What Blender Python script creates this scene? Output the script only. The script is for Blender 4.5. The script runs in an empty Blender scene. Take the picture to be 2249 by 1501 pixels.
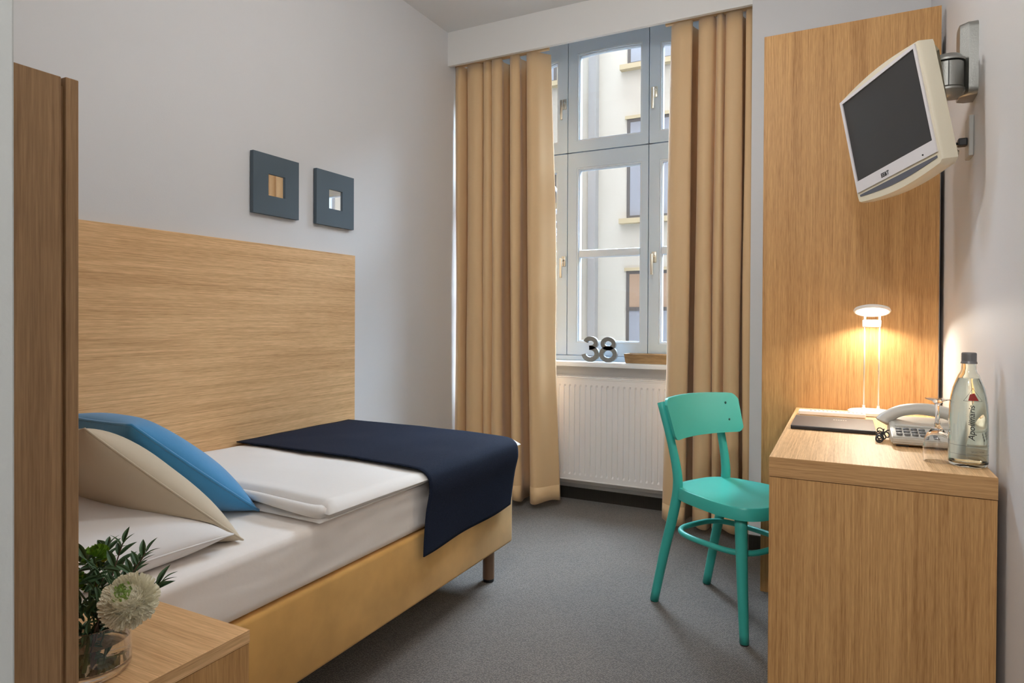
import bpy, bmesh, math, random
from mathutils import Vector, Matrix, noise
random.seed(7)
PI = math.pi
C = bpy.context.scene.collection
S = bpy.context.scene

# ------------------------------------------------------------------ camera
CAM_H = 1.1
F_PX, PY = 1427.76, 711.74
YAW, PITCH, ROLL = 0.472526, -0.0078838, 0.0047758
def cam_axes():
    r = Vector((math.cos(YAW), math.sin(YAW), 0)); f = Vector((-math.sin(YAW), math.cos(YAW), 0)); u = Vector((0, 0, 1))
    f2 = f*math.cos(PITCH)+u*math.sin(PITCH); u2 = u*math.cos(PITCH)-f*math.sin(PITCH)
    r3 = r*math.cos(ROLL)+u2*math.sin(ROLL); u3 = u2*math.cos(ROLL)-r*math.sin(ROLL)
    return r3, u3, f2
cr, cu, cf = cam_axes()
cam = bpy.data.cameras.new('camera'); camo = bpy.data.objects.new('camera', cam); C.objects.link(camo)
camo.matrix_world = Matrix(((cr.x, cu.x, -cf.x, 0), (cr.y, cu.y, -cf.y, 0), (cr.z, cu.z, -cf.z, CAM_H), (0, 0, 0, 1)))
cam.sensor_width = 36; cam.sensor_fit = 'HORIZONTAL'; cam.lens = F_PX/2249*36
cam.shift_y = -(750.5-PY)/2249; cam.clip_start = 0.02; cam.clip_end = 200
S.camera = camo

# ------------------------------------------------------------------ world, lights, exposure
S.view_settings.view_transform = 'Standard'; S.view_settings.look = 'None'
S.view_settings.exposure = 0.0; S.view_settings.gamma = 1.0; S.view_settings.use_curve_mapping = False
S.cycles.use_denoising = True
try: S.cycles.denoiser = 'OPENIMAGEDENOISE'
except Exception: pass
S.cycles.max_bounces = 14; S.cycles.diffuse_bounces = 6; S.cycles.transmission_bounces = 12; S.cycles.transparent_max_bounces = 12
S.cycles.sample_clamp_indirect = 6; S.cycles.blur_glossy = 0.5
w = bpy.data.worlds.new('sky'); S.world = w; w.use_nodes = True
bg = w.node_tree.nodes['Background']; bg.inputs[0].default_value = (0.66, 0.82, 1.0, 1); bg.inputs[1].default_value = 70.0
def area(name, loc, target, sx, sy, power, col, shape='RECTANGLE'):
    l = bpy.data.lights.new(name, 'AREA'); l.shape = shape; l.size = sx; l.size_y = sy; l.energy = power; l.color = col
    o = bpy.data.objects.new(name, l); C.objects.link(o); o.location = loc
    o.rotation_euler = (Vector(target)-Vector(loc)).to_track_quat('-Z', 'Y').to_euler(); return o
portal = area('window_portal', (-1.2875, 3.90, 1.80), (-1.2875, 0, 1.80), 1.62, 2.0, 1.0, (1, 1, 1)); portal.data.cycles.is_portal = True
FILL_GLOBE, HALL_FILL_POWER, LAMP_POWER = 46.0, 42.0, 4.2  # added room globe, added hall fill, then the desk lamp

# ------------------------------------------------------------------ materials
def lin(c): return tuple(((x/255)/12.92 if x/255 <= .04045 else ((x/255+.055)/1.055)**2.4) for x in c)+(1,)
def mat(name, col, rough=.6, metal=0, spec=.5, bump=0, bscale=200, sheen=0, trans=0, ior=1.45, coat=0, var=0, vscale=5):
    m = bpy.data.materials.new(name); m.use_nodes = True; nt = m.node_tree; b = nt.nodes['Principled BSDF']
    col = tuple(col)+((1,) if len(col) == 3 else ())
    b.inputs['Base Color'].default_value = col; b.inputs['Roughness'].default_value = rough; b.inputs['Metallic'].default_value = metal
    b.inputs['Specular IOR Level'].default_value = spec; b.inputs['Transmission Weight'].default_value = trans; b.inputs['IOR'].default_value = ior
    b.inputs['Sheen Weight'].default_value = sheen; b.inputs['Coat Weight'].default_value = coat
    tc = nt.nodes.new('ShaderNodeTexCoord')
    if bump:
        n = nt.nodes.new('ShaderNodeTexNoise'); n.inputs['Scale'].default_value = bscale; n.inputs['Detail'].default_value = 4
        nt.links.new(tc.outputs['Object'], n.inputs['Vector'])
        bp = nt.nodes.new('ShaderNodeBump'); bp.inputs['Strength'].default_value = bump; bp.inputs['Distance'].default_value = .002
        nt.links.new(n.outputs['Fac'], bp.inputs['Height']); nt.links.new(bp.outputs['Normal'], b.inputs['Normal'])
    if var:
        n = nt.nodes.new('ShaderNodeTexNoise'); n.inputs['Scale'].default_value = vscale; n.inputs['Detail'].default_value = 5
        nt.links.new(tc.outputs['Object'], n.inputs['Vector'])
        r = nt.nodes.new('ShaderNodeValToRGB'); e = r.color_ramp.elements
        e[0].position = .3; e[1].position = .7
        e[0].color = tuple(c*(1-var) for c in col[:3])+(1,); e[1].color = tuple(min(1, c*(1+var)) for c in col[:3])+(1,)
        nt.links.new(n.outputs['Fac'], r.inputs['Fac']); nt.links.new(r.outputs['Color'], b.inputs['Base Color'])
    return m
def wood(name, axis, dark, light, rough=.5, fine=1.0, seed=0):
    """fine straight-grained veneer, grain running along the given local axis"""
    m = bpy.data.materials.new(name); m.use_nodes = True; nt = m.node_tree; b = nt.nodes['Principled BSDF']; L = nt.links.new
    tc = nt.nodes.new('ShaderNodeTexCoord')
    def layer(along, across, detail, off):
        mp = nt.nodes.new('ShaderNodeMapping'); s = [across]*3; s[axis] = along
        mp.inputs['Scale'].default_value = s; mp.inputs['Location'].default_value = (off+seed, off*1.7+seed, off*.6)
        n = nt.nodes.new('ShaderNodeTexNoise'); n.inputs['Scale'].default_value = 1; n.inputs['Detail'].default_value = detail; n.inputs['Roughness'].default_value = .6
        L(tc.outputs['Object'], mp.inputs['Vector']); L(mp.outputs['Vector'], n.inputs['Vector']); return n.outputs['Fac']
    a = layer(.8, 34*fine, 4, 0); c = layer(4, 260*fine, 3, 3.3); f = layer(22, 480*fine, 2, 7.7)
    def math_(op, x, y):
        k = nt.nodes.new('ShaderNodeMath'); k.operation = op
        for i, v in enumerate((x, y)):
            if isinstance(v, (int, float)): k.inputs[i].default_value = v
            else: L(v, k.inputs[i])
        return k.outputs[0]
    v = math_('ADD', math_('ADD', math_('MULTIPLY', a, .30), math_('MULTIPLY', c, .40)), math_('MULTIPLY', f, .30))
    r = nt.nodes.new('ShaderNodeValToRGB'); e = r.color_ramp.elements
    e[0].position = .37; e[0].color = tuple(dark)+(1,); e[1].position = .62; e[1].color = tuple(light)+(1,)
    L(v, r.inputs['Fac']); L(r.outputs['Color'], b.inputs['Base Color'])
    bp = nt.nodes.new('ShaderNodeBump'); bp.inputs['Strength'].default_value = .25; bp.inputs['Distance'].default_value = .0006
    L(c, bp.inputs['Height']); L(bp.outputs['Normal'], b.inputs['Normal'])
    b.inputs['Roughness'].default_value = rough; b.inputs['Specular IOR Level'].default_value = .35
    return m
def emit(name, col, s):
    m = bpy.data.materials.new(name); m.use_nodes = True; b = m.node_tree.nodes['Principled BSDF']
    b.inputs['Base Color'].default_value = col+(1,); b.inputs['Emission Color'].default_value = col+(1,); b.inputs['Emission Strength'].default_value = s; return m
def glass(name, col=(1, 1, 1), rough=0, ior=1.48): return mat(name, col, rough, trans=1, ior=ior)
def pane_mat(name):
    m = bpy.data.materials.new(name); m.use_nodes = True; nt = m.node_tree; nt.nodes.clear()
    o = nt.nodes.new('ShaderNodeOutputMaterial'); mx = nt.nodes.new('ShaderNodeMixShader'); t = nt.nodes.new('ShaderNodeBsdfTransparent'); g = nt.nodes.new('ShaderNodeBsdfGlossy')
    lw = nt.nodes.new('ShaderNodeLayerWeight'); pw = nt.nodes.new('ShaderNodeMath'); pw.operation = 'POWER'; pw.inputs[1].default_value = 5; nt.links.new(lw.outputs['Facing'], pw.inputs[0])
    fr = nt.nodes.new('ShaderNodeMath'); fr.operation = 'MULTIPLY_ADD'; fr.inputs[1].default_value = .9; fr.inputs[2].default_value = .05; nt.links.new(pw.outputs[0], fr.inputs[0]); g.inputs['Roughness'].default_value = .01
    t.inputs[0].default_value = (.97, .985, .98, 1)
    nt.links.new(fr.outputs[0], mx.inputs[0]); nt.links.new(t.outputs[0], mx.inputs[1]); nt.links.new(g.outputs[0], mx.inputs[2]); nt.links.new(mx.outputs[0], o.inputs[0]); return m
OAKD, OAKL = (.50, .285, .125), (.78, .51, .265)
M = dict(
    wall=mat('wall_paint', (.675, .672, .68), .55, bump=.12, bscale=260, var=.012, vscale=2),
    ceiling=mat('ceiling_paint', (.74, .74, .74), .8),
    pelmet=mat('pelmet_paint', (.80, .79, .77), .5),
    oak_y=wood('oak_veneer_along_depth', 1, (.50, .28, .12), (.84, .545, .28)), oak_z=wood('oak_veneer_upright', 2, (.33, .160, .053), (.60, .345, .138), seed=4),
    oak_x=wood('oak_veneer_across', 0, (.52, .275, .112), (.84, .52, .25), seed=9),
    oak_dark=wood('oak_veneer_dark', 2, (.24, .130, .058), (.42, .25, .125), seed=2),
    tray=wood('zebra_wood', 0, (.15, .085, .04), (.42, .28, .14), fine=.35),
    sash=mat('window_paint', (.56, .67, .79), .3), white=mat('white_lacquer', (.78, .78, .78), .35), radiator=mat('radiator_enamel', (.86, .85, .85), .35),
    sill=mat('sill_lacquer', (.80, .86, .92), .3), pane=pane_mat('window_glass'), bead=mat('window_bead', (.66, .74, .82), .25), gasket=mat('gasket', (.09, .10, .11), .6),
    chrome=mat('satin_metal', (.62, .62, .60), .28, 1), brass=mat('pale_handle', (.72, .68, .58), .3, .6), steel=mat('brushed_steel', (.34, .34, .32), .42, 1, bump=.3, bscale=300),
    skirting=mat('carpet_skirting', (.045, .038, .030), .95),
    curtain=mat('tan_curtain_cloth', (.72, .49, .268), .6, sheen=.25, spec=.35, bump=.05, bscale=500),
    sheet=mat('white_sheet', (.88, .82, .77), .8, bump=.25, bscale=35, sheen=.1), duvet=mat('white_duvet', (.80, .77, .74), .8, bump=.12, bscale=30, sheen=.1),
    pillow=mat('white_pillowcase', (.78, .75, .73), .8, bump=.15, bscale=25), beige=mat('beige_cushion_cloth', (.58, .49, .36), .85, bump=.2, bscale=60, sheen=.2),
    blue=mat('blue_cushion_cloth', (.045, .25, .50), .8, bump=.25, bscale=70, sheen=.3), navy=mat('navy_runner_cloth', (.012, .017, .034), .85, bump=.5, bscale=700, spec=.15, var=.3, vscale=300),
    suede=mat('ochre_suede', (.64, .365, .115), .9, bump=.1, bscale=20, sheen=.15, spec=.2, var=.13, vscale=7), leg_wood=mat('bed_leg_wood', (.23, .13, .075), .4),
    slate=mat('slate_grey_lacquer', (.075, .105, .130), .55), mirror=mat('mirror_glass', (.92, .93, .94), .02, 1), dark=mat('dark_gap', (.02, .02, .02), .7),
    mint=mat('mint_paint', (.048, .42, .36), .38, spec=.45), screw=mat('screw_metal', (.03, .10, .09), .5, .5),
    tv=mat('cream_plastic', (.72, .66, .52), .35), bezel=mat('silver_white_plastic', (.70, .68, .70), .3), screen=mat('tv_screen', (.038, .038, .039), .35, spec=.4), strip=mat('speaker_mesh', (.10, .105, .13), .5),
    black=mat('black_plastic', (.02, .02, .022), .4), grey=mat('grey_plastic', (.5, .5, .48), .4), phone=mat('phone_plastic', (.50, .48, .43), .38), key=mat('phone_key', (.16, .16, .16), .4),
    lampw=mat('lamp_white', (.85, .83, .80), .3), rod=mat('lamp_rod', (.85, .80, .72), .25, .6), glow=emit('lamp_diffuser', (1, .90, .74), 6),
    folder=mat('folder_leather', (.085, .080, .080), .35, bump=.5, bscale=900, spec=.6), paper=mat('paper', (.78, .76, .72), .7), silver=mat('silver_print', (.75, .74, .72), .3, .5),
    glass=glass('clear_glass'), bottle=glass('bottle_glass', (.96, 1.0, .95)), water=glass('water', (.985, 1.0, .985), ior=1.333), cap=mat('grey_cap', (.17, .165, .165), .4, .3),
    ink=mat('black_print', (.02, .02, .02), .5), red=mat('red_print', (.30, .02, .015), .5), num=mat('number_metal', (.17, .175, .17), .5, 0, var=.12, vscale=120),
    petal=mat('cream_petal', (.90, .86, .70), .6), petal_green=mat('green_petal', (.36, .52, .14), .6), button=mat('button_green', (.15, .30, .02), .6), button_yellow=mat('button_yellow', (.42, .38, .03), .6),
    leaf=mat('leaf_green', (.060, .125, .048), .45, var=.3, vscale=40), stem=mat('stem_green', (.05, .10, .03), .6), twig=mat('twig_brown', (.09, .05, .03), .7),
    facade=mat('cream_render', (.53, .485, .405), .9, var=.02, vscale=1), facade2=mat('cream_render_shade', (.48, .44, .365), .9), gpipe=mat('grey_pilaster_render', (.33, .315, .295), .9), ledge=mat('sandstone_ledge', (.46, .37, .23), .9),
    sky_block=mat('sky_block_dark', (.09, .07, .06), .9), wframe=mat('far_frame', (.10, .085, .075), .6), wglass=mat('far_glass', (.30, .32, .36), .15), net=mat('net_curtain', (.28, .28, .30), .9), blind=mat('peach_blind', (.36, .24, .16), .9), stair=mat('stair_white', (.62, .63, .67), .5), court=mat('courtyard_paving', (.35, .34, .33), .9),  # court wall tone kept dark so little light bounces onto the facade
)
def carpet():
    m = bpy.data.materials.new('grey_carpet'); m.use_nodes = True; nt = m.node_tree; b = nt.nodes['Principled BSDF']; L = nt.links.new
    tc = nt.nodes.new('ShaderNodeTexCoord'); mp = nt.nodes.new('ShaderNodeMapping'); mp.inputs['Rotation'].default_value = (0, 0, .25); L(tc.outputs['Object'], mp.inputs['Vector'])
    v = nt.nodes.new('ShaderNodeTexVoronoi'); v.inputs['Scale'].default_value = 170; v.inputs['Randomness'].default_value = .55; L(mp.outputs['Vector'], v.inputs['Vector'])
    n = nt.nodes.new('ShaderNodeTexNoise'); n.inputs['Scale'].default_value = 260; n.inputs['Detail'].default_value = 3; L(tc.outputs['Object'], n.inputs['Vector'])
    n2 = nt.nodes.new('ShaderNodeTexNoise'); n2.inputs['Scale'].default_value = 2.2; n2.inputs['Detail'].default_value = 4; L(tc.outputs['Object'], n2.inputs['Vector'])
    r = nt.nodes.new('ShaderNodeValToRGB'); e = r.color_ramp.elements; e[0].position = .0; e[0].color = (.218, .190, .163, 1); e[1].position = .75; e[1].color = (.083, .073, .064, 1); L(v.outputs['Distance'], r.inputs['Fac'])
    r2 = nt.nodes.new('ShaderNodeValToRGB'); e = r2.color_ramp.elements; e[0].position = .3; e[0].color = (.62, .62, .62, 1); e[1].position = .7; e[1].color = (1.25, 1.23, 1.22, 1); L(n.outputs['Fac'], r2.inputs['Fac'])
    r3 = nt.nodes.new('ShaderNodeValToRGB'); e = r3.color_ramp.elements; e[0].position = .38; e[0].color = (.93, .93, .93, 1); e[1].position = .6; e[1].color = (1.03, 1.03, 1.03, 1); L(n2.outputs['Fac'], r3.inputs['Fac'])
    x = nt.nodes.new('ShaderNodeMix'); x.data_type = 'RGBA'; x.blend_type = 'MULTIPLY'; x.inputs['Factor'].default_value = 1; L(r.outputs['Color'], x.inputs['A']); L(r2.outputs['Color'], x.inputs['B'])
    y = nt.nodes.new('ShaderNodeMix'); y.data_type = 'RGBA'; y.blend_type = 'MULTIPLY'; y.inputs['Factor'].default_value = 1; L(x.outputs['Result'], y.inputs['A']); L(r3.outputs['Color'], y.inputs['B'])
    L(y.outputs['Result'], b.inputs['Base Color']); b.inputs['Roughness'].default_value = .95; b.inputs['Specular IOR Level'].default_value = .1; b.inputs['Sheen Weight'].default_value = .3
    bp = nt.nodes.new('ShaderNodeBump'); bp.inputs['Strength'].default_value = .7; bp.inputs['Distance'].default_value = .003; bp.invert = True; L(v.outputs['Distance'], bp.inputs['Height']); L(bp.outputs['Normal'], b.inputs['Normal'])
    return m
M['carpet'] = carpet()

# ------------------------------------------------------------------ mesh helpers
def BM(): return bmesh.new()
def box(bm, x0, x1, y0, y1, z0, z1, bev=0, seg=2):
    r = bmesh.ops.create_cube(bm, size=1); vs = r['verts']
    for v in vs: v.co = Vector((x0+(v.co.x+.5)*(x1-x0), y0+(v.co.y+.5)*(y1-y0), z0+(v.co.z+.5)*(z1-z0)))
    if bev:
        es = list({e for v in vs for e in v.link_edges}); bmesh.ops.bevel(bm, geom=es, offset=bev, segments=seg, profile=.5, affect='EDGES')
    return bm
def spline(pts, n):
    P = [Vector(p) for p in pts]; P = [2*P[0]-P[1]]+P+[2*P[-1]-P[-2]]; out = []
    k = len(P)-3
    for i in range(n):
        t = i/(n-1)*k; j = min(int(t), k-1); t -= j; a, b, c, d = P[j:j+4]
        out.append(.5*((2*b)+(c-a)*t+(2*a-5*b+4*c-d)*t*t+(3*b-a-3*c+d)*t**3))
    return out
def tube(bm, pts, rad, seg=10, closed=False, flat=1.0):
    pts = [Vector(p) for p in pts]; n = len(pts); rings = []; up = None
    for i, p in enumerate(pts):
        if closed: t = pts[(i+1) % n]-pts[i-1]
        else: t = pts[min(i+1, n-1)]-pts[max(i-1, 0)]
        t.normalize()
        if up is None: up = Vector((0, 0, 1)) if abs(t.z) < .9 else Vector((1, 0, 0))
        s = t.cross(up).normalized(); up = s.cross(t).normalized(); r = rad(i/(n-1)) if callable(rad) else rad
        rings.append([bm.verts.new(p+(s*math.cos(a)+up*math.sin(a)*flat)*r) for a in (2*PI*k/seg for k in range(seg))])
    m = n if closed else n-1
    for i in range(m):
        A, B = rings[i], rings[(i+1) % n]
        for k in range(seg): bm.faces.new((A[k], A[(k+1) % seg], B[(k+1) % seg], B[k]))
    if not closed: bm.faces.new(rings[0][::-1]); bm.faces.new(rings[-1])
    return bm
def lathe(bm, prof, c=(0, 0, 0), seg=40, close=False):
    c = Vector(c); rings = []
    for r, z in prof:
        if r < 1e-6: rings.append([bm.verts.new(c+Vector((0, 0, z)))])
        else: rings.append([bm.verts.new(c+Vector((r*math.cos(2*PI*k/seg), r*math.sin(2*PI*k/seg), z))) for k in range(seg)])
    prs = list(zip(rings, rings[1:]))+([(rings[-1], rings[0])] if close else [])
    for A, B in prs:
        for k in range(seg):
            k2 = (k+1) % seg
            if len(A) == 1 and len(B) == 1: continue
            if len(A) == 1: bm.faces.new((A[0], B[k], B[k2]))
            elif len(B) == 1: bm.faces.new((A[k], B[0], A[k2]))
            else: bm.faces.new((A[k], B[k], B[k2], A[k2]))
    bmesh.ops.recalc_face_normals(bm, faces=bm.faces); return bm
def prism(bm, poly, y0, y1, f=lambda x, z, y: (x, y, z)):
    A = [bm.verts.new(f(x, z, y0)) for x, z in poly]; B = [bm.verts.new(f(x, z, y1)) for x, z in poly]; n = len(poly)
    bm.faces.new(A); bm.faces.new(B[::-1])
    for i in range(n): bm.faces.new((A[i], B[i], B[(i+1) % n], A[(i+1) % n]))
    bmesh.ops.recalc_face_normals(bm, faces=bm.faces); return bm
def ring(bm, outer, inner, y0, y1, f=lambda x, z, y: (x, y, z)):
    n = len(outer); g = [[bm.verts.new(f(x, z, y)) for x, z in L] for L in (outer, inner) for y in (y0, y1)]
    of, ob, inf, inb = g
    for i in range(n):
        j = (i+1) % n
        for q in ((of[i], of[j], inf[j], inf[i]), (ob[i], inb[i], inb[j], ob[j]), (of[i], ob[i], ob[j], of[j]), (inf[i], inf[j], inb[j], inb[i])): bm.faces.new(q)
    bmesh.ops.recalc_face_normals(bm, faces=bm.faces); return bm
def grid(bm, nu, nv, f):
    V = [[bm.verts.new(f(i/(nu-1), j/(nv-1))) for j in range(nv)] for i in range(nu)]
    for i in range(nu-1):
        for j in range(nv-1): bm.faces.new((V[i][j], V[i+1][j], V[i+1][j+1], V[i][j+1]))
    return V
def rrect(x0, x1, z0, z1, r, k=5):
    out = []
    for cx, cz, a0 in ((x1-r, z0+r, -PI/2), (x1-r, z1-r, 0), (x0+r, z1-r, PI/2), (x0+r, z0+r, PI)):
        out += [(cx+r*math.cos(a0+PI/2*i/k), cz+r*math.sin(a0+PI/2*i/k)) for i in range(k+1)]
    return out
def thing(name, label, cat, loc=(0, 0, 0), rot=(0, 0, 0), group=None):
    o = bpy.data.objects.new(name, None); C.objects.link(o); o.location = loc; o.rotation_euler = rot; o.empty_display_size = .1
    o['label'] = label; o['category'] = cat
    if group: o['group'] = group
    return o
def origin(o):
    while o.parent: o = o.parent
    return o.location
def obj(name, bm, m, parent=None, smooth=False, local=False, label=None, kind=None, at=None):
    """one mesh object; vertices are given in world space and moved to the thing's own origin unless local"""
    me = bpy.data.meshes.new(name)
    off = Vector(at) if at is not None and parent is None else (origin(parent) if parent and not local else None)
    if off is not None:
        for v in bm.verts: v.co -= off
    bm.to_mesh(me); bm.free(); me.materials.append(M[m] if isinstance(m, str) else m)
    if smooth:
        for p in me.polygons: p.use_smooth = True
        if smooth == 'auto':
            try: me.set_sharp_from_angle(angle=math.radians(38))
            except Exception: pass
    o = bpy.data.objects.new(name, me); C.objects.link(o)
    if parent: o.parent = parent
    elif at is not None: o.location = at
    if label: o['label'] = label
    if kind: o['kind'] = kind
    return o
def tag(o, label, cat, group=None):
    o['label'] = label; o['category'] = cat
    if group: o['group'] = group
    return o
def struct(name, bm, m, smooth=False): return obj(name, bm, m, kind='structure', smooth=smooth)
def font_mesh(txt, size, shear=0, offset=0, extrude=0):
    c = bpy.data.curves.new('lettering', 'FONT'); c.body = txt; c.size = size; c.shear = shear; c.offset = offset; c.extrude = extrude; c.align_x = 'CENTER'; c.align_y = 'CENTER'
    o = bpy.data.objects.new('lettering', c); C.objects.link(o); dg = bpy.context.evaluated_depsgraph_get()
    me = bpy.data.meshes.new_from_object(o.evaluated_get(dg)); bpy.data.objects.remove(o); bpy.data.curves.remove(c)
    bm = BM(); bm.from_mesh(me); bpy.data.meshes.remove(me); return bm

# ------------------------------------------------------------------ room shell
XL, XR, YP, YN, ZC = -2.121, .320, 3.291, 3.725, 2.807
YB = -1.6
struct('floor', box(BM(), XL-.1, XR+.1, YB-.1, YN+.3, -.1, 0), 'carpet')
struct('ceiling', box(BM(), XL-.1, XR+.1, YB-.1, YP+.02, ZC, ZC+.1), 'ceiling')
struct('wall_left', box(BM(), XL-.1, XL, -.1, 4.05, 0, 3.1), 'wall')
struct('wall_right', box(BM(), XR, XR+.1, YB, YP+.6, 0, 3.1), 'wall')
struct('wall_rear', box(BM(), XL-.1, XR+.1, YB-.1, YB, 0, ZC), 'wall')
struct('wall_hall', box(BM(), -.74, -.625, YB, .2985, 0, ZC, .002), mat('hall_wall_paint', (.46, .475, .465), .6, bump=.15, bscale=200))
struct('wall_head', box(BM(), XL, -.74, -.1, 0, 0, ZC), 'wall')
struct('wall_pier', box(BM(), -.402, XR, YP, 4.05, 0, ZC+.2), 'wall')
WX0, WX1, WZ0, WZ1 = -2.06, -.515, .845, 2.90
bm = BM(); box(bm, XL, -.402, YN, 4.02, 0, WZ0-.03); box(bm, XL, WX0, YN, 4.02, WZ0-.03, 3.0); box(bm, WX1, -.402, YN, 4.02, WZ0-.03, 3.0); box(bm, WX0, WX1, YN, 4.02, WZ1, 3.0)
struct('wall_window', bm, 'wall')
struct('trim_1', box(BM(), XL, -.402, YP, YP+.022, 2.6075, ZC), 'pelmet')
struct('trim_2', box(BM(), XL, -.402, YP+.02, YN+.3, 2.905, 3.0), 'ceiling')
def ribbed(x0, x1, y, h):
    bm = BM(); box(bm, x0, x1, y-.004, y+.008, 0, h)
    n = int((x1-x0)/.0055)
    for i in range(n): box(bm, x0+i*.0055+.0008, x0+i*.0055+.0042, y-.0075, y-.003, 0, h-.001)
    return bm
struct('baseboard_window', ribbed(XL+.01, -.402, YN-.008, .068), 'skirting')
struct('baseboard_pier', ribbed(-.40, -.2, YP-.008, .070), 'skirting')

# ------------------------------------------------------------------ window
win = thing('window_1', 'grey-white three-part casement window with arched upper sashes', 'window', (-1.2875, 3.78, .845)); win['kind'] = 'structure'
CX = -1.2875
def arch(x): R = 2.2; d = x-CX; return 2.735-(R-math.sqrt(R*R-d*d))
FY = 3.775
bm = BM(); ring(bm, [(WX0, WZ0), (WX1, WZ0), (WX1, WZ1), (WX0, WZ1)], [(WX0+.035, WZ0+.03), (WX1-.035, WZ0+.03), (WX1-.035, WZ1-.02), (WX0+.035, WZ1-.02)], FY+.012, FY+.09)
box(bm, WX0+.03, WX1-.03, FY+.02, FY+.09, 2.115, 2.15)
for x in (-1.544, -1.031): box(bm, x-.02, x+.02, FY+.02, FY+.09, .87, 2.88)
box(bm, WX0, WX1, FY-.018, FY+.03, .845, .874, .004)
obj('frame', bm, 'sash', win)
cols = ((-2.028, -1.5465, -1.965, -1.622), (-1.5415, -1.0335, -1.468, -1.086), (-1.0285, -.547, -.953, -.610))
def handle(parent, x, z, flip, m):
    bm = BM(); box(bm, x-.014, x+.014, FY-.012, FY+.001, z-.032, z+.032, .004)
    obj('handle_plate', bm, m, parent, smooth='auto')
    bm = BM(); tube(bm, [(x, FY-.010, z+.008), (x, FY-.036, z+.008)], .009, 10)
    box(bm, x-.008-.006*flip, x+.008-.006*flip, FY-.046, FY-.033, z-.105, z+.018, .004)
    obj('handle', bm, m, parent, smooth='auto')
for i, (x0, x1, g0, g1) in enumerate(cols):
    for lo in (True, False):
        n = 12
        if lo:
            z0, z1 = .878, 2.1285; gz0 = .968
            top = [(g1+(g0-g1)*k/n, 2.022) for k in range(n+1)]; otop = [(x1+(x0-x1)*k/n, z1) for k in range(n+1)]
        else:
            z0, z1 = 2.136, 2.862; gz0 = 2.214
            top = [(g1+(g0-g1)*k/n, arch(g1+(g0-g1)*k/n)) for k in range(n+1)]; otop = [(x1+(x0-x1)*k/n, z1) for k in range(n+1)]
        inner = [(g0, gz0), (g1, gz0)]+top; outer = [(x0, z0), (x1, z0)]+otop
        cx, cz = (g0+g1)/2, (gz0+top[0][1])/2
        def grow(p, d): return (p[0]+math.copysign(d, p[0]-cx) if abs(p[0]-cx) > (g1-g0)/2-1e-4 else p[0], p[1]+math.copysign(d, p[1]-cz))
        mid = [grow(p, .014) for p in inner]
        bm = BM(); ring(bm, outer, mid, FY, FY+.055)
        sash = obj('sash', bm, 'sash', win)
        bm = BM(); ring(bm, [grow(p, .0135) for p in inner], [grow(p, .006) for p in inner], FY+.003, FY+.05); ring(bm, [grow(p, .007) for p in inner], inner, FY+.014, FY+.05)
        obj('glazing_bead', bm, 'bead', sash)
        bm = BM(); f = [bm.verts.new((x, FY+.032, z)) for x, z in inner]; bm.faces.new(f[::-1])
        obj('pane', bm, 'pane', sash)
        bm = BM(); ring(bm, inner, [grow(p, -.004) for p in inner], FY+.026, FY+.030); obj('seal', bm, 'gasket', sash)
        if lo:
            bm = BM(); box(bm, g0-.004, g1+.004, FY+.004, FY+.05, 1.480, 1.528, .010); obj('glazing_bar', bm, 'bead', sash, smooth='auto')
        if i == 0: handle(sash, -1.566, 1.460 if lo else 2.440, 1, 'chrome')
        if i == 2: handle(sash, -.9945, 1.465 if lo else 2.430, 1, 'brass')
bm = BM(); box(bm, XL+.005, -.405, 3.640, FY+.03, .816, .845, .004); obj('sill', bm, 'sill', win, smooth='auto')

# ------------------------------------------------------------------ building across the courtyard
bl = thing('apartment_building', 'cream rendered building across the courtyard, seen through the window', 'building', (-4, 14, -7))
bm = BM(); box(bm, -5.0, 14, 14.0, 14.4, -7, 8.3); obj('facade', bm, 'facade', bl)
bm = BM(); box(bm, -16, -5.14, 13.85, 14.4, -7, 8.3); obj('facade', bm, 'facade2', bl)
bm = BM(); box(bm, -5.155, -4.975, 13.80, 14.3, -7, 8.3); obj('pilaster', bm, 'gpipe', bl)
def far_window(x0, x1, z0, z1, Y, kind):
    f = BM(); ring(f, [(x0, z0), (x1, z0), (x1, z1), (x0, z1)], [(x0+.07, z0+.07), (x1-.07, z0+.07), (x1-.07, z1-.07), (x0+.07, z1-.07)], Y-.02, Y+.03)
    box(f, x0, x1, Y-.03, Y+.02, z0+(z1-z0)*.60, z0+(z1-z0)*.60+.08)
    wo = obj('window', f, 'wframe', bl)
    obj('pane', box(BM(), x0+.05, x1-.05, Y-.012, Y-.004, z0+.05, z1-.05), 'net' if kind == 0 else ('wglass' if kind == 1 else 'blind'), wo)
    if kind == 2:
        obj('blind', box(BM(), x0+.07, x1-.07, Y-.016, Y-.013, z0+.07, z0+(z1-z0)*.60), 'net', wo)
    g = BM(); box(g, x0-.14, x1+.14, Y-.16, Y+.02, z0-.11, z0); obj('window_ledge', g, 'ledge', bl)
    g = BM(); box(g, x0-.04, x1+.04, Y-.05, Y+.02, z1, z1+.07); obj('lintel', g, 'ledge', bl)
for k, z in enumerate((-3.35, -.03, 3.32)):
    for x in (-4.31, -1.2, 1.9, 5.0): far_window(x, x+1.25, z, z+2.2, 14.0, (2 if k == 1 else 0) if k < 3 else 1)
for z0, z1 in ((.65, 2.02), (3.75, 4.85), (6.55, 7.6)):
    for x in (-7.3, -9.6): far_window(x, x+1.35, z0, z1, 13.85, 1)
for x in (-4.31, -1.2, 1.9, 5.0): far_window(x, x+1.25, 6.70, 8.1, 14.0, 1)
st = thing('fire_escape', 'white steel fire escape stair with railings at the cream building', 'stairs', (-5.6, 12.6, -7))
SX0, SX1 = -7.3, -5.25
bm = BM()
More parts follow.
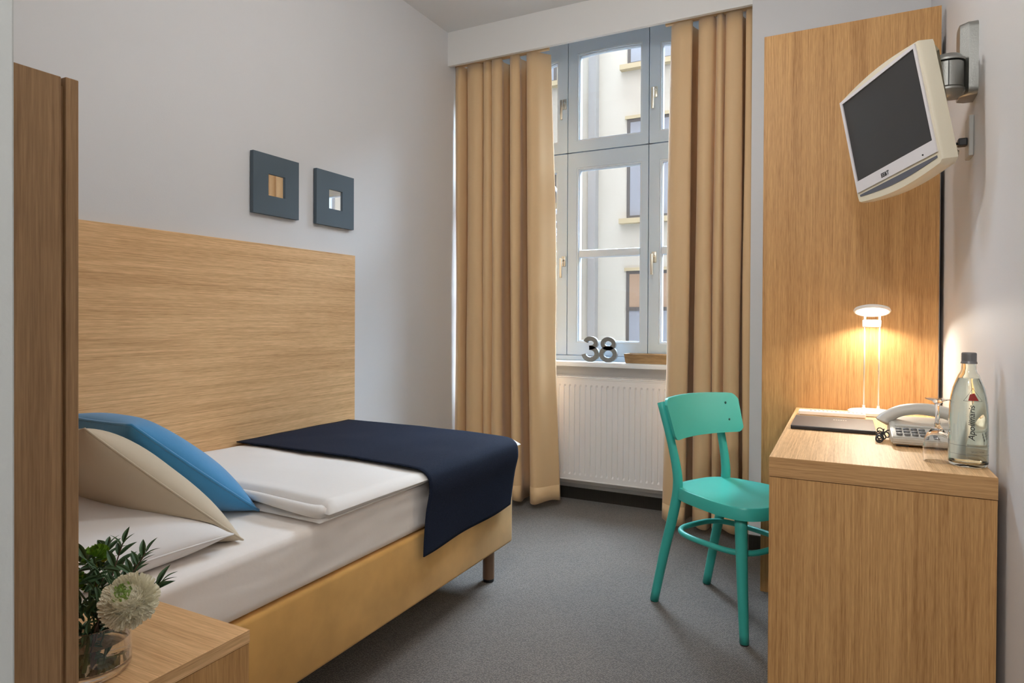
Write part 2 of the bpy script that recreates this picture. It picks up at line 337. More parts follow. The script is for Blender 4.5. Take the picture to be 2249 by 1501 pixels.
for x in (SX0, SX1): box(bm, x-.05, x+.05, 12.55, 12.65, -7, 9.5); box(bm, x-.05, x+.05, 13.45, 13.55, -7, 9.5)
obj('post', bm, 'stair', st)
lev = [(-3.4, .2), (.2, 2.5), (2.5, 5.1), (5.1, 7.7)]
for k, (za, zb) in enumerate(lev):
    a, b = (SX0+.25, SX1-.1) if k % 2 else (SX1-.1, SX0+.25)
    y = 12.62 if k % 2 else 13.2
    bm = BM(); tube(bm, [(a, y, za), (b, y, zb)], .07, 6); obj('stringer', bm, 'stair', st)
    bm = BM(); tube(bm, [(a, y, za+.95), (b, y, zb+.95)], .03, 6); tube(bm, [(a, y, za+.5), (b, y, zb+.5)], .02, 6); obj('handrail', bm, 'stair', st)
    n = 12; tread = None
    for i in range(n):
        t = (i+.5)/n; X = a+(b-a)*t; Z = za+(zb-za)*t
        if tread is None:
            bm = BM(); box(bm, -.13, .13, -.05, .35, -.02, .02); tread = obj('tread', bm, 'stair', st, local=True)
            to = tread
        else: to = tread.copy(); C.objects.link(to)
        to.parent = st; to.location = Vector((X, y, Z))-st.location
    bm = BM(); box(bm, min(b, b+(.9 if b < a else -.9)*0)-.45, b+.45, 12.55, 13.5, zb-.06, zb); obj('landing', bm, 'stair', st)
bm = BM(); box(bm, -16, XL-.1, 3.9, 4.1, -7, 45); box(bm, XR+.1, 14, 3.9, 4.1, -7, 45); box(bm, XL-.1, XR+.1, 4.02, 4.1, -7, WZ0-.03); box(bm, XL-.1, XR+.1, 4.02, 4.1, 2.95, 45); box(bm, XL-.1, WX0-.04, 4.02, 4.1, WZ0-.03, 2.95); box(bm, WX1+.04, XR+.1, 4.02, 4.1, WZ0-.03, 2.95)  # unseen own-side wall, added tall and dark to hold sky light off the facade
box(bm, -17, -16, 3.9, 15, -7, 45); box(bm, 14, 15, 3.9, 15, -7, 45)  # unseen side walls, added to close the court and dim the facade
struct('wall_sky_block', bm, 'sky_block')
struct('ground_courtyard', box(BM(), -16, 14, 4.4, 14.4, -7.3, -7), 'court')

# ------------------------------------------------------------------ pelmet curtains
def curtain(label, pts, x_of, top_anchor, squeeze, lead):
    P = [(x_of(px), y) for px, y in pts]; n = len(pts)*7
    sp = spline([(x, y, 0) for x, y in P], n); xa = top_anchor
    z0, z1 = .048, 2.62
    t = thing('curtain', label, 'curtain', (sum(p.x for p in sp)/n, 3.40, z0), group='curtains at the window')
    bm = BM()
    def f(u, v):
        p = sp[min(int(round(u*(n-1))), n-1)]; z = z0+(z1-z0)*v
        s = 1-(1-squeeze)*max(0, (v-.45)/.55)**1.4
        x = xa+(p.x-xa)*s
        fl = max(0, 1-v/.35)
        x += lead*fl*((p.x-xa)/(P[-1][0]-xa if abs(P[-1][0]-xa) > .1 else P[0][0]-xa))**3
        am = .66+.34*min(1, (1-v)/.35)+.10*fl
        y = 3.36+(p.y-3.36)*am+.006*math.sin(u*23+v*3)*(1-v)
        x += .007*math.sin(v*4+u*31)*(1-abs(2*v-1))
        zz = z+(.008*math.sin(u*41) if v == 0 else 0)
        return Vector((x, y, zz))
    grid(bm, n, 26, f)
    o = obj('cloth', bm, 'curtain', t, smooth=True); md = o.modifiers.new('thickness', 'SOLIDIFY'); md.thickness = .003; md.offset = 0
    bm = BM()
    def g(u, v):
        q = f(u, 0); q2 = f(u, .035); r = q.lerp(q2, v); r.y -= .0026; return r
    grid(bm, n, 3, g); h = obj('hem', bm, 'curtain', t, smooth=True); md = h.modifiers.new('thickness', 'SOLIDIFY'); md.thickness = .0015; md.offset = 0
    bm = BM(); box(bm, min(p.x for p in sp), max(p.x for p in sp), 3.36, 3.38, 2.62, 2.66); obj('heading_tape', bm, 'curtain', t)
    return t
curtain('tan floor-length curtain between left wall and radiator, beside the bed foot',
    [(993, 3.37), (1005, 3.35), (1013, 3.42), (1018, 3.45), (1022, 3.37), (1040, 3.345), (1054, 3.37), (1058, 3.41), (1062, 3.36), (1072, 3.35), (1079, 3.385), (1083, 3.35), (1094, 3.335), (1103, 3.365), (1098, 3.45), (1110, 3.55), (1126, 3.47), (1122, 3.375), (1132, 3.335), (1143, 3.365), (1138, 3.45), (1149, 3.55), (1163, 3.46), (1159, 3.375), (1170, 3.345), (1181, 3.37), (1191, 3.43), (1201, 3.48)],
    lambda px: -2.112+(px-993)*.00296, -2.112, .97, .035)
curtain('tan floor-length curtain behind the mint chair, beside the white pier',
    [(1459, 3.45), (1464, 3.39), (1484, 3.35), (1504, 3.35), (1514, 3.37), (1508, 3.45), (1519, 3.56), (1532, 3.47), (1529, 3.38), (1545, 3.345), (1562, 3.36), (1568, 3.41), (1573, 3.36), (1583, 3.345), (1590, 3.40), (1595, 3.36), (1612, 3.345), (1628, 3.37), (1624, 3.44), (1631, 3.52), (1640, 3.45), (1637, 3.37), (1646, 3.36), (1651, 3.37)],
    lambda px: -.836+(px-1459)*.00222, -.409, .95, -.02)

# ------------------------------------------------------------------ radiator
ra = thing('radiator', 'white ribbed panel radiator under the window sill', 'radiator', (-1.27, 3.65, .10))
RX0, RX1 = -1.76, -.78
bm = BM(); P_ = .0333; nx = int((RX1-RX0)/P_)
prof = [(0, 0), (.10, 0), (.18, .007), (.42, .007), (.50, 0), (.99, 0)]
xs = [(RX0+P_*(i+u), d) for i in range(nx) for u, d in prof]
rows = [(.147, 0), (.175, 0), (.188, 1), (.700, 1), (.713, 0), (.748, 0)]
def rf(u, v):
    x, d = xs[min(int(round(u*(len(xs)-1))), len(xs)-1)]; z, a = rows[int(round(v*(len(rows)-1)))]; return Vector((x, 3.600+d*a, z))
grid(bm, len(xs), len(rows), rf); box(bm, RX0-.004, RX1+.002, 3.598, 3.612, .142, .150, .002); box(bm, RX0-.004, RX1+.002, 3.598, 3.606, .742, .750, .002)
obj('front_panel', bm, 'radiator', ra)
obj('rear_panel', box(BM(), RX0, RX1, 3.668, 3.69, .105, .745, .003), 'radiator', ra)
bm = BM(); box(bm, RX0, RX1, 3.60, 3.612, .752, .758); box(bm, RX0, RX1, 3.675, 3.687, .752, .758)
for i in range(60): x = RX0+(RX1-RX0)*(i+.5)/60; box(bm, x-.005, x+.005, 3.61, 3.678, .752, .757)
obj('top_grille', bm, 'radiator', ra)
bm = BM(); box(bm, RX0-.004, RX0, 3.602, 3.69, .12, .757); box(bm, RX1, RX1+.004, 3.602, 3.69, .12, .757); obj('side_cover', bm, 'radiator', ra)
bm = BM()
for x in (RX0+.12, RX1-.12): box(bm, x-.02, x+.02, 3.69, 3.7245, .3, .7)
obj('wall_bracket', bm, 'radiator', ra)

# ------------------------------------------------------------------ things on the sill
def stroke(bm, pts, w, y0, y1, closed=False):
    n = len(pts); L, R = [], []
    for i in range(n):
        a = pts[(i-1) % n] if closed or i else pts[0]; b = pts[(i+1) % n] if closed or i < n-1 else pts[-1]
        t = Vector((b[0]-a[0], b[1]-a[1])).normalized(); L.append((pts[i][0]-t.y*w/2, pts[i][1]+t.x*w/2)); R.append((pts[i][0]+t.y*w/2, pts[i][1]-t.x*w/2))
    if closed: ring(bm, R, L, y0, y1)
    else: prism(bm, R+L[::-1], y0, y1)
def arc(cx, cz, rx, rz, a0, a1, n=18): return [(cx+rx*math.cos(math.radians(a0+(a1-a0)*i/n)), cz+rz*math.sin(math.radians(a0+(a1-a0)*i/n))) for i in range(n+1)]
NZ = .8452
bm = BM(); c3 = -1.353
stroke(bm, arc(c3, NZ+.1115, .034, .0265, 165, -80)+[(c3-.008, NZ+.083)], .026, 3.68, 3.702)
stroke(bm, [(c3-.008, NZ+.0835)]+arc(c3-.002, NZ+.0475, .041, .0355, 78, -175), .027, 3.68, 3.702)
tag(obj('number_figure', bm, 'num', at=(c3, 3.69, NZ)), 'grey metal numeral three on the window sill, open on its left side', 'number')
bm = BM(); c8 = -1.243
stroke(bm, arc(c8, NZ+.1095, .0345, .0275, 0, 345, 23), .024, 3.68, 3.702, True)
stroke(bm, arc(c8, NZ+.0475, .042, .0355, 0, 345, 23), .026, 3.68, 3.702, True)
tag(obj('number_figure', bm, 'num', at=(c8, 3.69, NZ)), 'grey metal numeral eight on the window sill, between the three and the tray', 'number')
tr = thing('wooden_tray', 'striped wooden tray with slanted sides on the window sill', 'tray', (-.99, 3.70, .8455))
def slant(bm, x0, x1, y0, y1, z0, z1, s, t):
    o0 = [(x0+s, y0+s), (x1-s, y0+s), (x1-s, y1-s), (x0+s, y1-s)]; o1 = [(x0, y0), (x1, y0), (x1, y1), (x0, y1)]
    i0 = [(x0+s+t, y0+s+t), (x1-s-t, y0+s+t), (x1-s-t, y1-s-t), (x0+s+t, y1-s-t)]; i1 = [(x0+t, y0+t), (x1-t, y0+t), (x1-t, y1-t), (x0+t, y1-t)]
    V = [[bm.verts.new((x, y, z)) for x, y in L] for L, z in ((o0, z0), (o1, z1), (i1, z1), (i0, z0+t))]
    for A, B in zip(V, V[1:]):
        for k in range(4): bm.faces.new((A[k], A[(k+1) % 4], B[(k+1) % 4], B[k]))
    bm.faces.new(V[0][::-1]); bm.faces.new(V[3]); bmesh.ops.recalc_face_normals(bm, faces=bm.faces)
bm = BM(); slant(bm, -1.137, -.72, 3.650, 3.755, .8455, .900, .008, .007); obj('tray_body', bm, 'tray', tr)

# ------------------------------------------------------------------ headboard, mirrors
tag(obj('headboard', box(BM(), XL+.0006, XL+.021, .43, 2.446, .20, 1.400, .0015), 'oak_y', at=(XL, 1.44, .2)), 'wide oak veneer headboard panel on the wall along the bed', 'headboard')
def mirror(y0, y1, z0, z1, label):
    t = thing('mirror', label, 'mirror', (XL, (y0+y1)/2, z0), group='square mirrors above the headboard')
    f = lambda a, z, d: (XL+d, a, z); cy, cz = (y0+y1)/2, (z0+z1)/2; h = .0445
    bm = BM(); ring(bm, [(y0, z0), (y1, z0), (y1, z1), (y0, z1)], [(cy-h, cz-h), (cy+h, cz-h), (cy+h, cz+h), (cy-h, cz+h)], .004, .022, f)
    obj('frame', bm, 'slate', t)
    bm = BM(); box(bm, XL+.0005, XL+.004, y0+.01, y1-.01, z0+.01, z1-.01); obj('backing', bm, 'dark', t)
    bm = BM(); box(bm, XL+.004, XL+.0155, cy-h, cy+h, cz-h, cz+h); obj('mirror_glass', bm, 'mirror', t)
mirror(1.838, 2.081, 1.521, 1.768, 'slate-framed square mirror nearer the cabinet, tan reflection in its centre')
mirror(2.187, 2.434, 1.522, 1.769, 'slate-framed square mirror nearer the window, white reflection in its centre')

# ------------------------------------------------------------------ bed
bed = thing('bed', 'single bed with ochre suede base, white fitted sheet and wooden legs', 'bed', (-1.67, 1.43, 0))
BX0, BX1, BY0, BY1 = -2.095, -1.235, .432, 2.432
bm = BM(); box(bm, BX0, BX1, BY0, BY1, .163, .392, .012, 3); obj('bed_base', bm, 'suede', bed, smooth='auto')
def mattress(bm, x0, x1, y0, y1, z0, z1, r, nx=30, ny=60):
    hx, hy, hz = (x1-x0)/2, (y1-y0)/2, (z1-z0)/2; c = Vector(((x0+x1)/2, (y0+y1)/2, (z0+z1)/2))
    bmesh.ops.create_cube(bm, size=2)
    bmesh.ops.subdivide_edges(bm, edges=bm.edges, cuts=44, use_grid_fill=True)
    for v in bm.verts:
        p = Vector((v.co.x*hx, v.co.y*hy, v.co.z*hz)); q = Vector((max(-hx+r, min(hx-r, p.x)), max(-hy+r, min(hy-r, p.y)), max(-hz+r, min(hz-r, p.z))))
        d = p-q
        if d.length > 1e-9: p = q+d.normalized()*r if sum(abs(k) > 1e-6 for k in d) > 1 or d.length > r*.999 else p
        w_ = p+c; wr = noise.noise(Vector((w_.x*4, w_.y*3-w_.z*6, w_.z*9)))*.004+noise.noise(Vector((1, w_.y*9+w_.z*14, w_.z*26-w_.y*6)))*.0022
        v.co = w_+Vector((wr if abs(p.x) > hx-.03 else 0, 0, wr*.6))
    return bm
bm = mattress(BM(), BX0+.004, BX1-.004, BY0+.004, BY1-.006, .394, .552, .028); obj('mattress', bm, 'sheet', bed, smooth=True, label='mattress in a white fitted sheet')
for x in (BX0+.085, BX1-.085):
    for y in (BY0+.06, BY1-.055):
        bm = BM(); lathe(bm, [(0, .006), (.021, .006), (.021, .012), (.0245, .013), (.0245, .165), (0, .165)], (x, y, 0), 20); lg = obj('leg', bm, 'leg_wood', bed, smooth='auto')
        bm = BM(); lathe(bm, [(0, 0), (.023, 0), (.024, .012), (0, .012)], (x, y, 0), 20); obj('foot_glide', bm, 'black', lg, smooth='auto')

# duvet: a thick folded quilt, rounded on every side, with a rolled fold at the near corner
dv = thing('duvet', 'white folded duvet lying on the foot half of the bed', 'duvet', (-1.65, 1.87, .553))
DX0, DX1, DY0, DY1 = -2.096, -1.205, 1.30, 2.445
def quilt(bm, x0, x1, y0, y1, zlo, zt, r, skew=0.0, seed=0, n=56):
    """closed soft slab: half-round sides, slightly puffed top"""
    def top(u, v):
        return zt(u, v)
    prof = [(-PI/2+PI*i/8) for i in range(9)]
    # cross sections along y
    def f(u, v):
        y = y0+(y1-y0)*v
        return y
    ny = n; nxs = 40; V = []
    for j in range(ny):
        v = j/(ny-1); row = []
        yr = min(1, min(v, 1-v)*(y1-y0)/r); hy = math.sqrt(max(0, 1-(1-yr)**2))
        for i in range(nxs):
            u = i/(nxs-1); xr = min(1, min(u, 1-u)*(x1-x0)/r); hx = math.sqrt(max(0, 1-(1-xr)**2)); h = min(hx, hy)
            x = x0+(x1-x0)*u; y = y0+(y1-y0)*v+skew*(1-v)*(1-u)
            zm = zlo+(zt(u, v)-zlo)*.45
            wv = .0045*noise.noise(Vector((x*5+seed, y*7, seed)))+.002*noise.noise(Vector((x*17, y*11, seed+3)))
            row.append((x, y, zm+(zt(u, v)-zm)*h+wv*h, zm-(zm-zlo)*h))
        V.append(row)
    T = [[bm.verts.new((p[0], p[1], p[2])) for p in row] for row in V]; B = [[bm.verts.new((p[0], p[1], p[3]-.0002)) for p in row] for row in V]
    for j in range(ny-1):
        for i in range(nxs-1):
            bm.faces.new((T[j][i], T[j][i+1], T[j+1][i+1], T[j+1][i])); bm.faces.new((B[j][i], B[j+1][i], B[j+1][i+1], B[j][i+1]))
    edge = [(0, i) for i in range(nxs-1)]+[(j, nxs-1) for j in range(ny-1)]+[(ny-1, i) for i in range(nxs-1, 0, -1)]+[(j, 0) for j in range(ny-1, 0, -1)]
    for a, b in zip(edge, edge[1:]+edge[:1]): bm.faces.new((T[a[0]][a[1]], B[a[0]][a[1]], B[b[0]][b[1]], T[b[0]][b[1]]))
    bmesh.ops.recalc_face_normals(bm, faces=bm.faces)
bm = BM(); quilt(bm, DX0, DX1, DY0+.004, DY1, .5565, lambda u, v: .604-.012*u**2+.003*math.sin(v*9)+.016*(1-v)**3, .036, .03)
obj('upper_layer', bm, 'duvet', dv, smooth=True)
bm = BM(); quilt(bm, DX0, DX1-.016, DY0-.014, DY1-.01, .553, lambda u, v: .572-.004*u, .012, .03, 5)
obj('under_layer', bm, 'duvet', dv, smooth=True)
bm = BM(); tube(bm, spline([(DX1-.022, DY0+.018, .581), (DX1-.06, DY0+.000, .584), (DX1-.16, DY0-.002, .590), (DX1-.3, DY0+.012, .592), (DX1-.5, DY0+.02, .590)], 30), lambda t: .021*min(1, .6+t*4)*(1-.45*t), 14, flat=.9)
bm2 = bm; obj('rolled_edge', bm2, 'duvet', dv, smooth=True)

# runner: a navy cloth over the duvet that hangs over the side
prof = [(-2.094, .6145), (-1.9, .6155), (-1.6, .614), (-1.4, .611), (-1.28, .607), (-1.235, .6025), (-1.211, .591), (-1.1985, .571), (-1.1965, .53), (-1.206, .47), (-1.212, .40), (-1.216, .325)]
sp = spline([(x, 0, z) for x, z in prof], 70)
def rn(u, v):
    p = sp[int(round(u*69))]; y = 1.755+(2.395-1.755)*v
    hang = max(0, (u-.72)/.28); y += -.012*hang*(1-v)+(-.022)*hang*v
    z = p.z+(.003*noise.noise(Vector((p.x*6, y*6, 1))))*(1-hang)+.012*hang*v
    x = p.x+.006*hang*math.sin(v*9+1)*(hang)
    return Vector((x, y, z))
bm = BM(); grid(bm, 70, 40, rn)
o = tag(obj('bed_runner', bm, 'navy', smooth=True, at=(-1.6, 2.07, .61)), 'dark navy bed runner draped over the white duvet and bed side', 'bed runner'); md = o.modifiers.new('thickness', 'SOLIDIFY'); md.thickness = .004; md.offset = 1

# pillows
def cushion(bm, org, e1, e2, a, b, T, pinch=.06, flange=0, n=34, floor_z=None, p=2.6):
    """soft pillow: org is the middle, e1/e2 unit vectors in its plane, a/b half sizes, T half thickness"""
    e1 = Vector(e1).normalized(); e2 = Vector(e2); e2 = (e2-e1*e2.dot(e1)).normalized(); nn = e1.cross(e2); org = Vector(org)
    for s in (1, -1):
        V = []
        for i in range(n):
            row = []
            for j in range(n):
                u = -1+2*i/(n-1); v = -1+2*j/(n-1); u = math.sin(u*PI/2); v = math.sin(v*PI/2)
                uu = u*(1-pinch*(1-v*v)*0-pinch*(1-abs(v)**2)); vv = v*(1-pinch*(1-abs(u)**2))
                h = ((1-abs(u)**p)*(1-abs(v)**p))**.55
                q = org+e1*(uu*a)+e2*(vv*b)+nn*(s*T*h)
                q += nn*s*.006*noise.noise(q*9)*h
                fz_ = floor_z(q) if callable(floor_z) else floor_z
                if fz_ is not None and q.z < fz_: q.z = fz_+.001*(q.z-fz_)
                row.append(bm.verts.new(q))
            V.append(row)
        for i in range(n-1):
            for j in range(n-1): bm.faces.new((V[i][j], V[i+1][j], V[i+1][j+1], V[i][j+1]) if s > 0 else (V[i][j], V[i][j+1], V[i+1][j+1], V[i+1][j]))
    bmesh.ops.remove_doubles(bm, verts=bm.verts, dist=1e-5); bmesh.ops.recalc_face_normals(bm, faces=bm.faces)
def seam(bm, org, e1, e2, a, b, pinch, r, floor_z):
    e1 = Vector(e1).normalized(); e2 = Vector(e2); e2 = (e2-e1*e2.dot(e1)).normalized(); pts = []
    for (u0, v0), (u1, v1) in (((-1, -1), (1, -1)), ((1, -1), (1, 1)), ((1, 1), (-1, 1)), ((-1, 1), (-1, -1))):
        for k in range(14):
            t = k/14; u = u0+(u1-u0)*t; v = v0+(v1-v0)*t
            q = Vector(org)+e1*(u*(1-pinch*(1-v*v))*a)+e2*(v*(1-pinch*(1-u*u))*b)
            fz_ = floor_z(q) if callable(floor_z) else floor_z
            if q.z < fz_+.004: q.z = fz_+.004
            pts.append(q)
    tube(bm, pts, r, 6, closed=True)
def on_pillow(q):
    u, v = (q.y-.84)/.22, (q.x+1.66)/.385
    if abs(u) >= 1 or abs(v) >= 1: return .5535
    return .594+.086*((1-abs(u)**2.6)*(1-abs(v)**2.6))**.55
def soft(name, label, cat, corner, top, e2, width, T, m, pinch, fz, trim, group='pillows on the bed'):
    """corner -> top is the visible side edge; the cushion extends from it along e2"""
    c, tp = Vector(corner), Vector(top); e1 = (tp-c); a = e1.length/2; e1.normalize(); e2 = Vector(e2); e2 = (e2-e1*e2.dot(e1)).normalized()
    org = (c+tp)/2+e2*width/2
    t = thing(name, label, cat, (org.x, org.y, .5535), group=group)
    bm = BM(); cushion(bm, org, e1, e2, a, width/2, T, pinch, floor_z=fz); obj('cover', bm, m, t, smooth=True)
    bm = BM(); seam(bm, org, e1, e2, a, width/2, pinch, trim, fz); obj('seam', bm, m, t, smooth=True)
soft('pillow', 'large white pillow lying flat at the head of the bed', 'pillow', (-1.275, 1.06, .590), (-1.285, .62, .590), (-1, -.02, .05), .76, .085, 'pillow', .03, .5535, .0022)
soft('cushion', 'beige cushion leaning over the white pillow', 'cushion', (-1.295, 1.105, .560), (-1.40, .795, .868), (-1, .15, -.15), .42, .075, 'beige', .045, on_pillow, .0025)
soft('cushion', 'blue cushion standing behind the beige one by the headboard', 'cushion', (-1.455, 1.295, .560), (-1.51, .965, .842), (-1, .13, -.02), .42, .075, 'blue', .04, .5535, .004)

# ------------------------------------------------------------------ wooden cabinet end by the hall, nightstand
cb = thing('cabinet', 'tall dark oak cabinet end between the hall wall and the bed head', 'cabinet', (-1.4, .2, 0))
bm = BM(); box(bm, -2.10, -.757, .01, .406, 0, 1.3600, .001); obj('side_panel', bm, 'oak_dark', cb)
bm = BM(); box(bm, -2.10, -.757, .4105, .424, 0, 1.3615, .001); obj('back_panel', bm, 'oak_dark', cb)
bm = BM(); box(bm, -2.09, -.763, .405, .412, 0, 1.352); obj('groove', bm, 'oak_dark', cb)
ns = thing('nightstand', 'oak veneer nightstand with the vase on its top, beside the bed', 'nightstand', (-1.06, .60, 0))
NX0, NX1, NY0, NY1, NT = -1.225, -.895, .430, .778, .57
bm = BM(); box(bm, NX0, NX1, NY0, NY1, NT-.022, NT, .0012); obj('top', bm, 'oak_x', ns)
obj('edge_band', box(BM(), NX1-.001, NX1+.0006, NY0, NY1-.0006, NT-.0217, NT-.0005), 'oak_y', ns)
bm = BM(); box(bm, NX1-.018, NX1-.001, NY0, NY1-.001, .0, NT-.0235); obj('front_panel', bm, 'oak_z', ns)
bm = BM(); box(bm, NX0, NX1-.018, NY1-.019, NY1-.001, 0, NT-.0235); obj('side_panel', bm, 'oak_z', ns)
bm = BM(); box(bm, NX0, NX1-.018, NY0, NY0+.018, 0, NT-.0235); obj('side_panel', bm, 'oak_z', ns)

# ------------------------------------------------------------------ vase and flowers
VC = Vector((-1.001, .5775, NT+.0005))
bm = BM(); R_ = .0535; H_ = .076
lathe(bm, [(0, 0), (R_-.004, 0), (R_-.001, .003), (R_, .008), (R_, H_-.001), (R_-.001, H_), (R_-.0022, H_-.001), (R_-.0025, .014), (R_-.006, .010), (0, .009)], VC, 56)
va = thing('glass_vase', 'round clear glass vase of flowers on the nightstand', 'vase', VC); obj('vase_glass', bm, 'glass', va, smooth='auto')
bm = BM(); lathe(bm, [(0, .0095), (R_-.0062, .0105), (R_-.0028, .0145), (R_-.0028, .048), (0, .048)], VC, 48); obj('water', bm, 'water', va, smooth='auto')
def petal_ball(bm, c, rad, ax, n, L, wd, curl, flat=.85, inner=.55, lo=0, hi=1):
    ax = Vector(ax).normalized(); q = Vector((0, 0, 1)).rotation_difference(ax)
    for i in range(n):
        f = (i+.5)/n
        if f < lo or f >= hi: continue
        ph = math.acos(1-2*f*.93); th = i*2.39996
        d = q @ Vector((math.sin(ph)*math.cos(th), math.sin(ph)*math.sin(th), math.cos(ph)*flat))
        tan = d.cross(ax); tan = tan.normalized() if tan.length > 1e-3 else Vector((1, 0, 0)); upv = tan.cross(d).normalized()
        jit = random.uniform(.84, 1.07); pr = None; cj = random.uniform(-.08, .16); tj = random.uniform(-.1, .1)
        for k in range(4):
            t = k/3; r = rad*(inner+(1-inner)*t)*jit; p = Vector(c)+d*r+upv*((curl+cj)*rad*t*t)+tan*(tj*rad*t*t)
            w_ = wd*(.5+.9*t-.55*t*t*t)*.5; cup = d.normalized()*0
            a = bm.verts.new(p-tan*w_); b = bm.verts.new(p+tan*w_); m_ = bm.verts.new(p-upv*w_*.5)
            if pr: bm.faces.new((pr[0], pr[2], m_, a)); bm.faces.new((pr[2], pr[1], b, m_))
            pr = (a, b, m_)
# large white chrysanthemum
def on_ray(px, py, y):
    v = cr*((px-1124.5)/F_PX)-cu*((py-PY)/F_PX)+cf; t = y/v.y; return Vector((0, 0, CAM_H))+v*t
FC = on_ray(284, 1322, .578); AX = Vector((.30, -.55, .80)).normalized()
ch = thing('chrysanthemum', 'big cream-white pompon chrysanthemum with a green heart', 'flower', VC+Vector((.0, .0, .011)))
bm = BM(); petal_ball(bm, FC, .0385, AX, 1150, 0, .0040, .10, .86, .55, .08, 1.0); o = obj('petals', bm, 'petal', ch); o['kind'] = 'stuff'
bm = BM(); petal_ball(bm, FC, .0345, AX, 900, 0, .0042, .12, .86, .5, 0, .08); o = obj('heart_petals', bm, 'petal_green', ch, label='pale green petals at the heart of the flower'); o['kind'] = 'stuff'
bm = BM(); bmesh.ops.create_uvsphere(bm, u_segments=16, v_segments=10, radius=.0265, matrix=Matrix.Translation(FC)); obj('core', bm, 'petal', ch, smooth=True)
def stem(parent, pts, r=.0016, m='stem'): bm = BM(); tube(bm, spline(pts, 12), r, 6); return obj('stem', bm, m, parent, smooth=True)
base = VC+Vector((0, 0, .0125))
stem(ch, [base+Vector((.02, -.02, .002)), base+Vector((-.005, .01, .05)), FC-AX*.03], .0026)
for i, (x, y, z, r, lb) in enumerate(((-1.0975, .640, .7035, .0225, 'largest green button bloom, at the top left of the bouquet'), (-1.123, .618, .674, .0168, 'yellow-green button bloom beside the cabinet, below the largest one'), (-1.0965, .630, .665, .0168, 'green button bloom nearest the white flower'), (-1.121, .600, .648, .0168, 'yellow-green button bloom lowest of the green blooms'))):
    f = thing('button_bloom', lb, 'flower', base+Vector((-.03+.012*i, .01, 0)), group='green button blooms in the vase')
    c = Vector((x, y, z)); ax = Vector((.3, -.3, 1))
    bm = BM(); petal_ball(bm, c, r, ax, 110, 0, r*.36, .1, .75, .4, 0, .62); o = obj('petals', bm, 'button', f, smooth=True); o['kind'] = 'stuff'
    bm = BM(); petal_ball(bm, c, r*1.02, ax, 110, 0, r*.30, .05, .75, .5, .62, .88); o = obj('outer_petals', bm, 'button_yellow', f, smooth=True, label='yellowish outer petals'); o['kind'] = 'stuff'
    stem(f, [base+Vector((-.03+.012*i, .01, 0)), base+Vector((-.03+.01*i, .015, .06)), c-Vector((0, 0, r*.5))], .0014)
lm = None
def leaf_mesh():
    bm = BM(); n = 7
    for s in (-1, 1):
        V = []
        for i in range(n):
            t = i/(n-1); w_ = .15*math.sin(PI*t**.8)**.9; z = .10*math.sin(PI*t)*.6-.12*t*t
            V.append((bm.verts.new((t, 0, z)), bm.verts.new((t, s*w_, z+.035*math.sin(PI*t)))))
        for a, b in zip(V, V[1:]): bm.faces.new((a[0], b[0], b[1], a[1]))
    bmesh.ops.remove_doubles(bm, verts=bm.verts, dist=1e-5)
    me = bpy.data.meshes.new('leaf'); bm.to_mesh(me); bm.free(); me.materials.append(M['leaf'])
    for p in me.polygons: p.use_smooth = True
    return me
LM = leaf_mesh()
def add_leaf(parent, p, d, L, roll=0):
    o = bpy.data.objects.new('leaf', LM); C.objects.link(o); o.parent = parent
    x = Vector(d).normalized(); y = Vector((0, 0, 1)).cross(x); y = y.normalized() if y.length > .01 else Vector((0, 1, 0)); z = x.cross(y)
    m3 = Matrix((x, y, z)).transposed() @ Matrix.Rotation(roll, 3, 'X')
    o.matrix_local = Matrix.Translation(Vector(p)-origin(parent)) @ m3.to_4x4() @ Matrix.Scale(L, 4)
sprigs = [((270, 1193), .66, .022, 'tallest'), ((235, 1205), .67, .022, 'upright'), ((320, 1215), .66, .021, 'arching'), ((352, 1282), .645, .022, 'outermost'), ((215, 1235), .65, .02, 'inner'), ((300, 1235), .665, .02, 'middle')]
sl = ['tallest dark-leaved sprig at the centre of the bouquet', 'upright dark-leaved sprig between the green blooms and the tallest sprig', 'dark-leaved sprig leaning towards the pillow', 'dark-leaved sprig sticking out past the white flower over the nightstand', 'short dark-leaved sprig just right of the green blooms', 'dark-leaved sprig directly above the white flower']
for k, ((px, py), yy, L, _) in enumerate(sprigs):
    tip = on_ray(px, py, yy); b0 = base+Vector((-.012+.005*k, .012-.004*k, 0))
    s = thing('leafy_sprig', sl[k], 'foliage', b0, group='leafy sprigs in the vase')
    pts = spline([b0, b0+Vector((0, .01, .06)), (b0*.3+tip*.7)+Vector((0, 0, .012)), tip], 16); stem(s, pts, .0011, 'twig')
    for i in range(6, 16, 1 if k == 1 else 2):
        for sd in (-1, 1):
            dr = (pts[min(i+1, 15)]-pts[i-1]).normalized(); a = random.uniform(.5, .95)
            side = Vector((cr.x, cr.y, 0))*sd+Vector((0, random.uniform(-.5, .5), random.uniform(-.1, .3)))
            add_leaf(s, pts[i], dr*(1.0)+side*a, L*random.uniform(1.25, 1.75), random.uniform(-.6, .6))
    add_leaf(s, pts[-1], pts[-1]-pts[-3], L*1.3)
g = thing('leafy_sprig', 'broad dark green leaves crowding the mouth of the vase and its water', 'foliage', base+Vector((-.02, .0, 0)), group='leafy sprigs in the vase')
stem(g, [base+Vector((-.02, 0, 0)), base+Vector((-.015, .005, .05)), base+Vector((-.02, .01, .10))], .002)
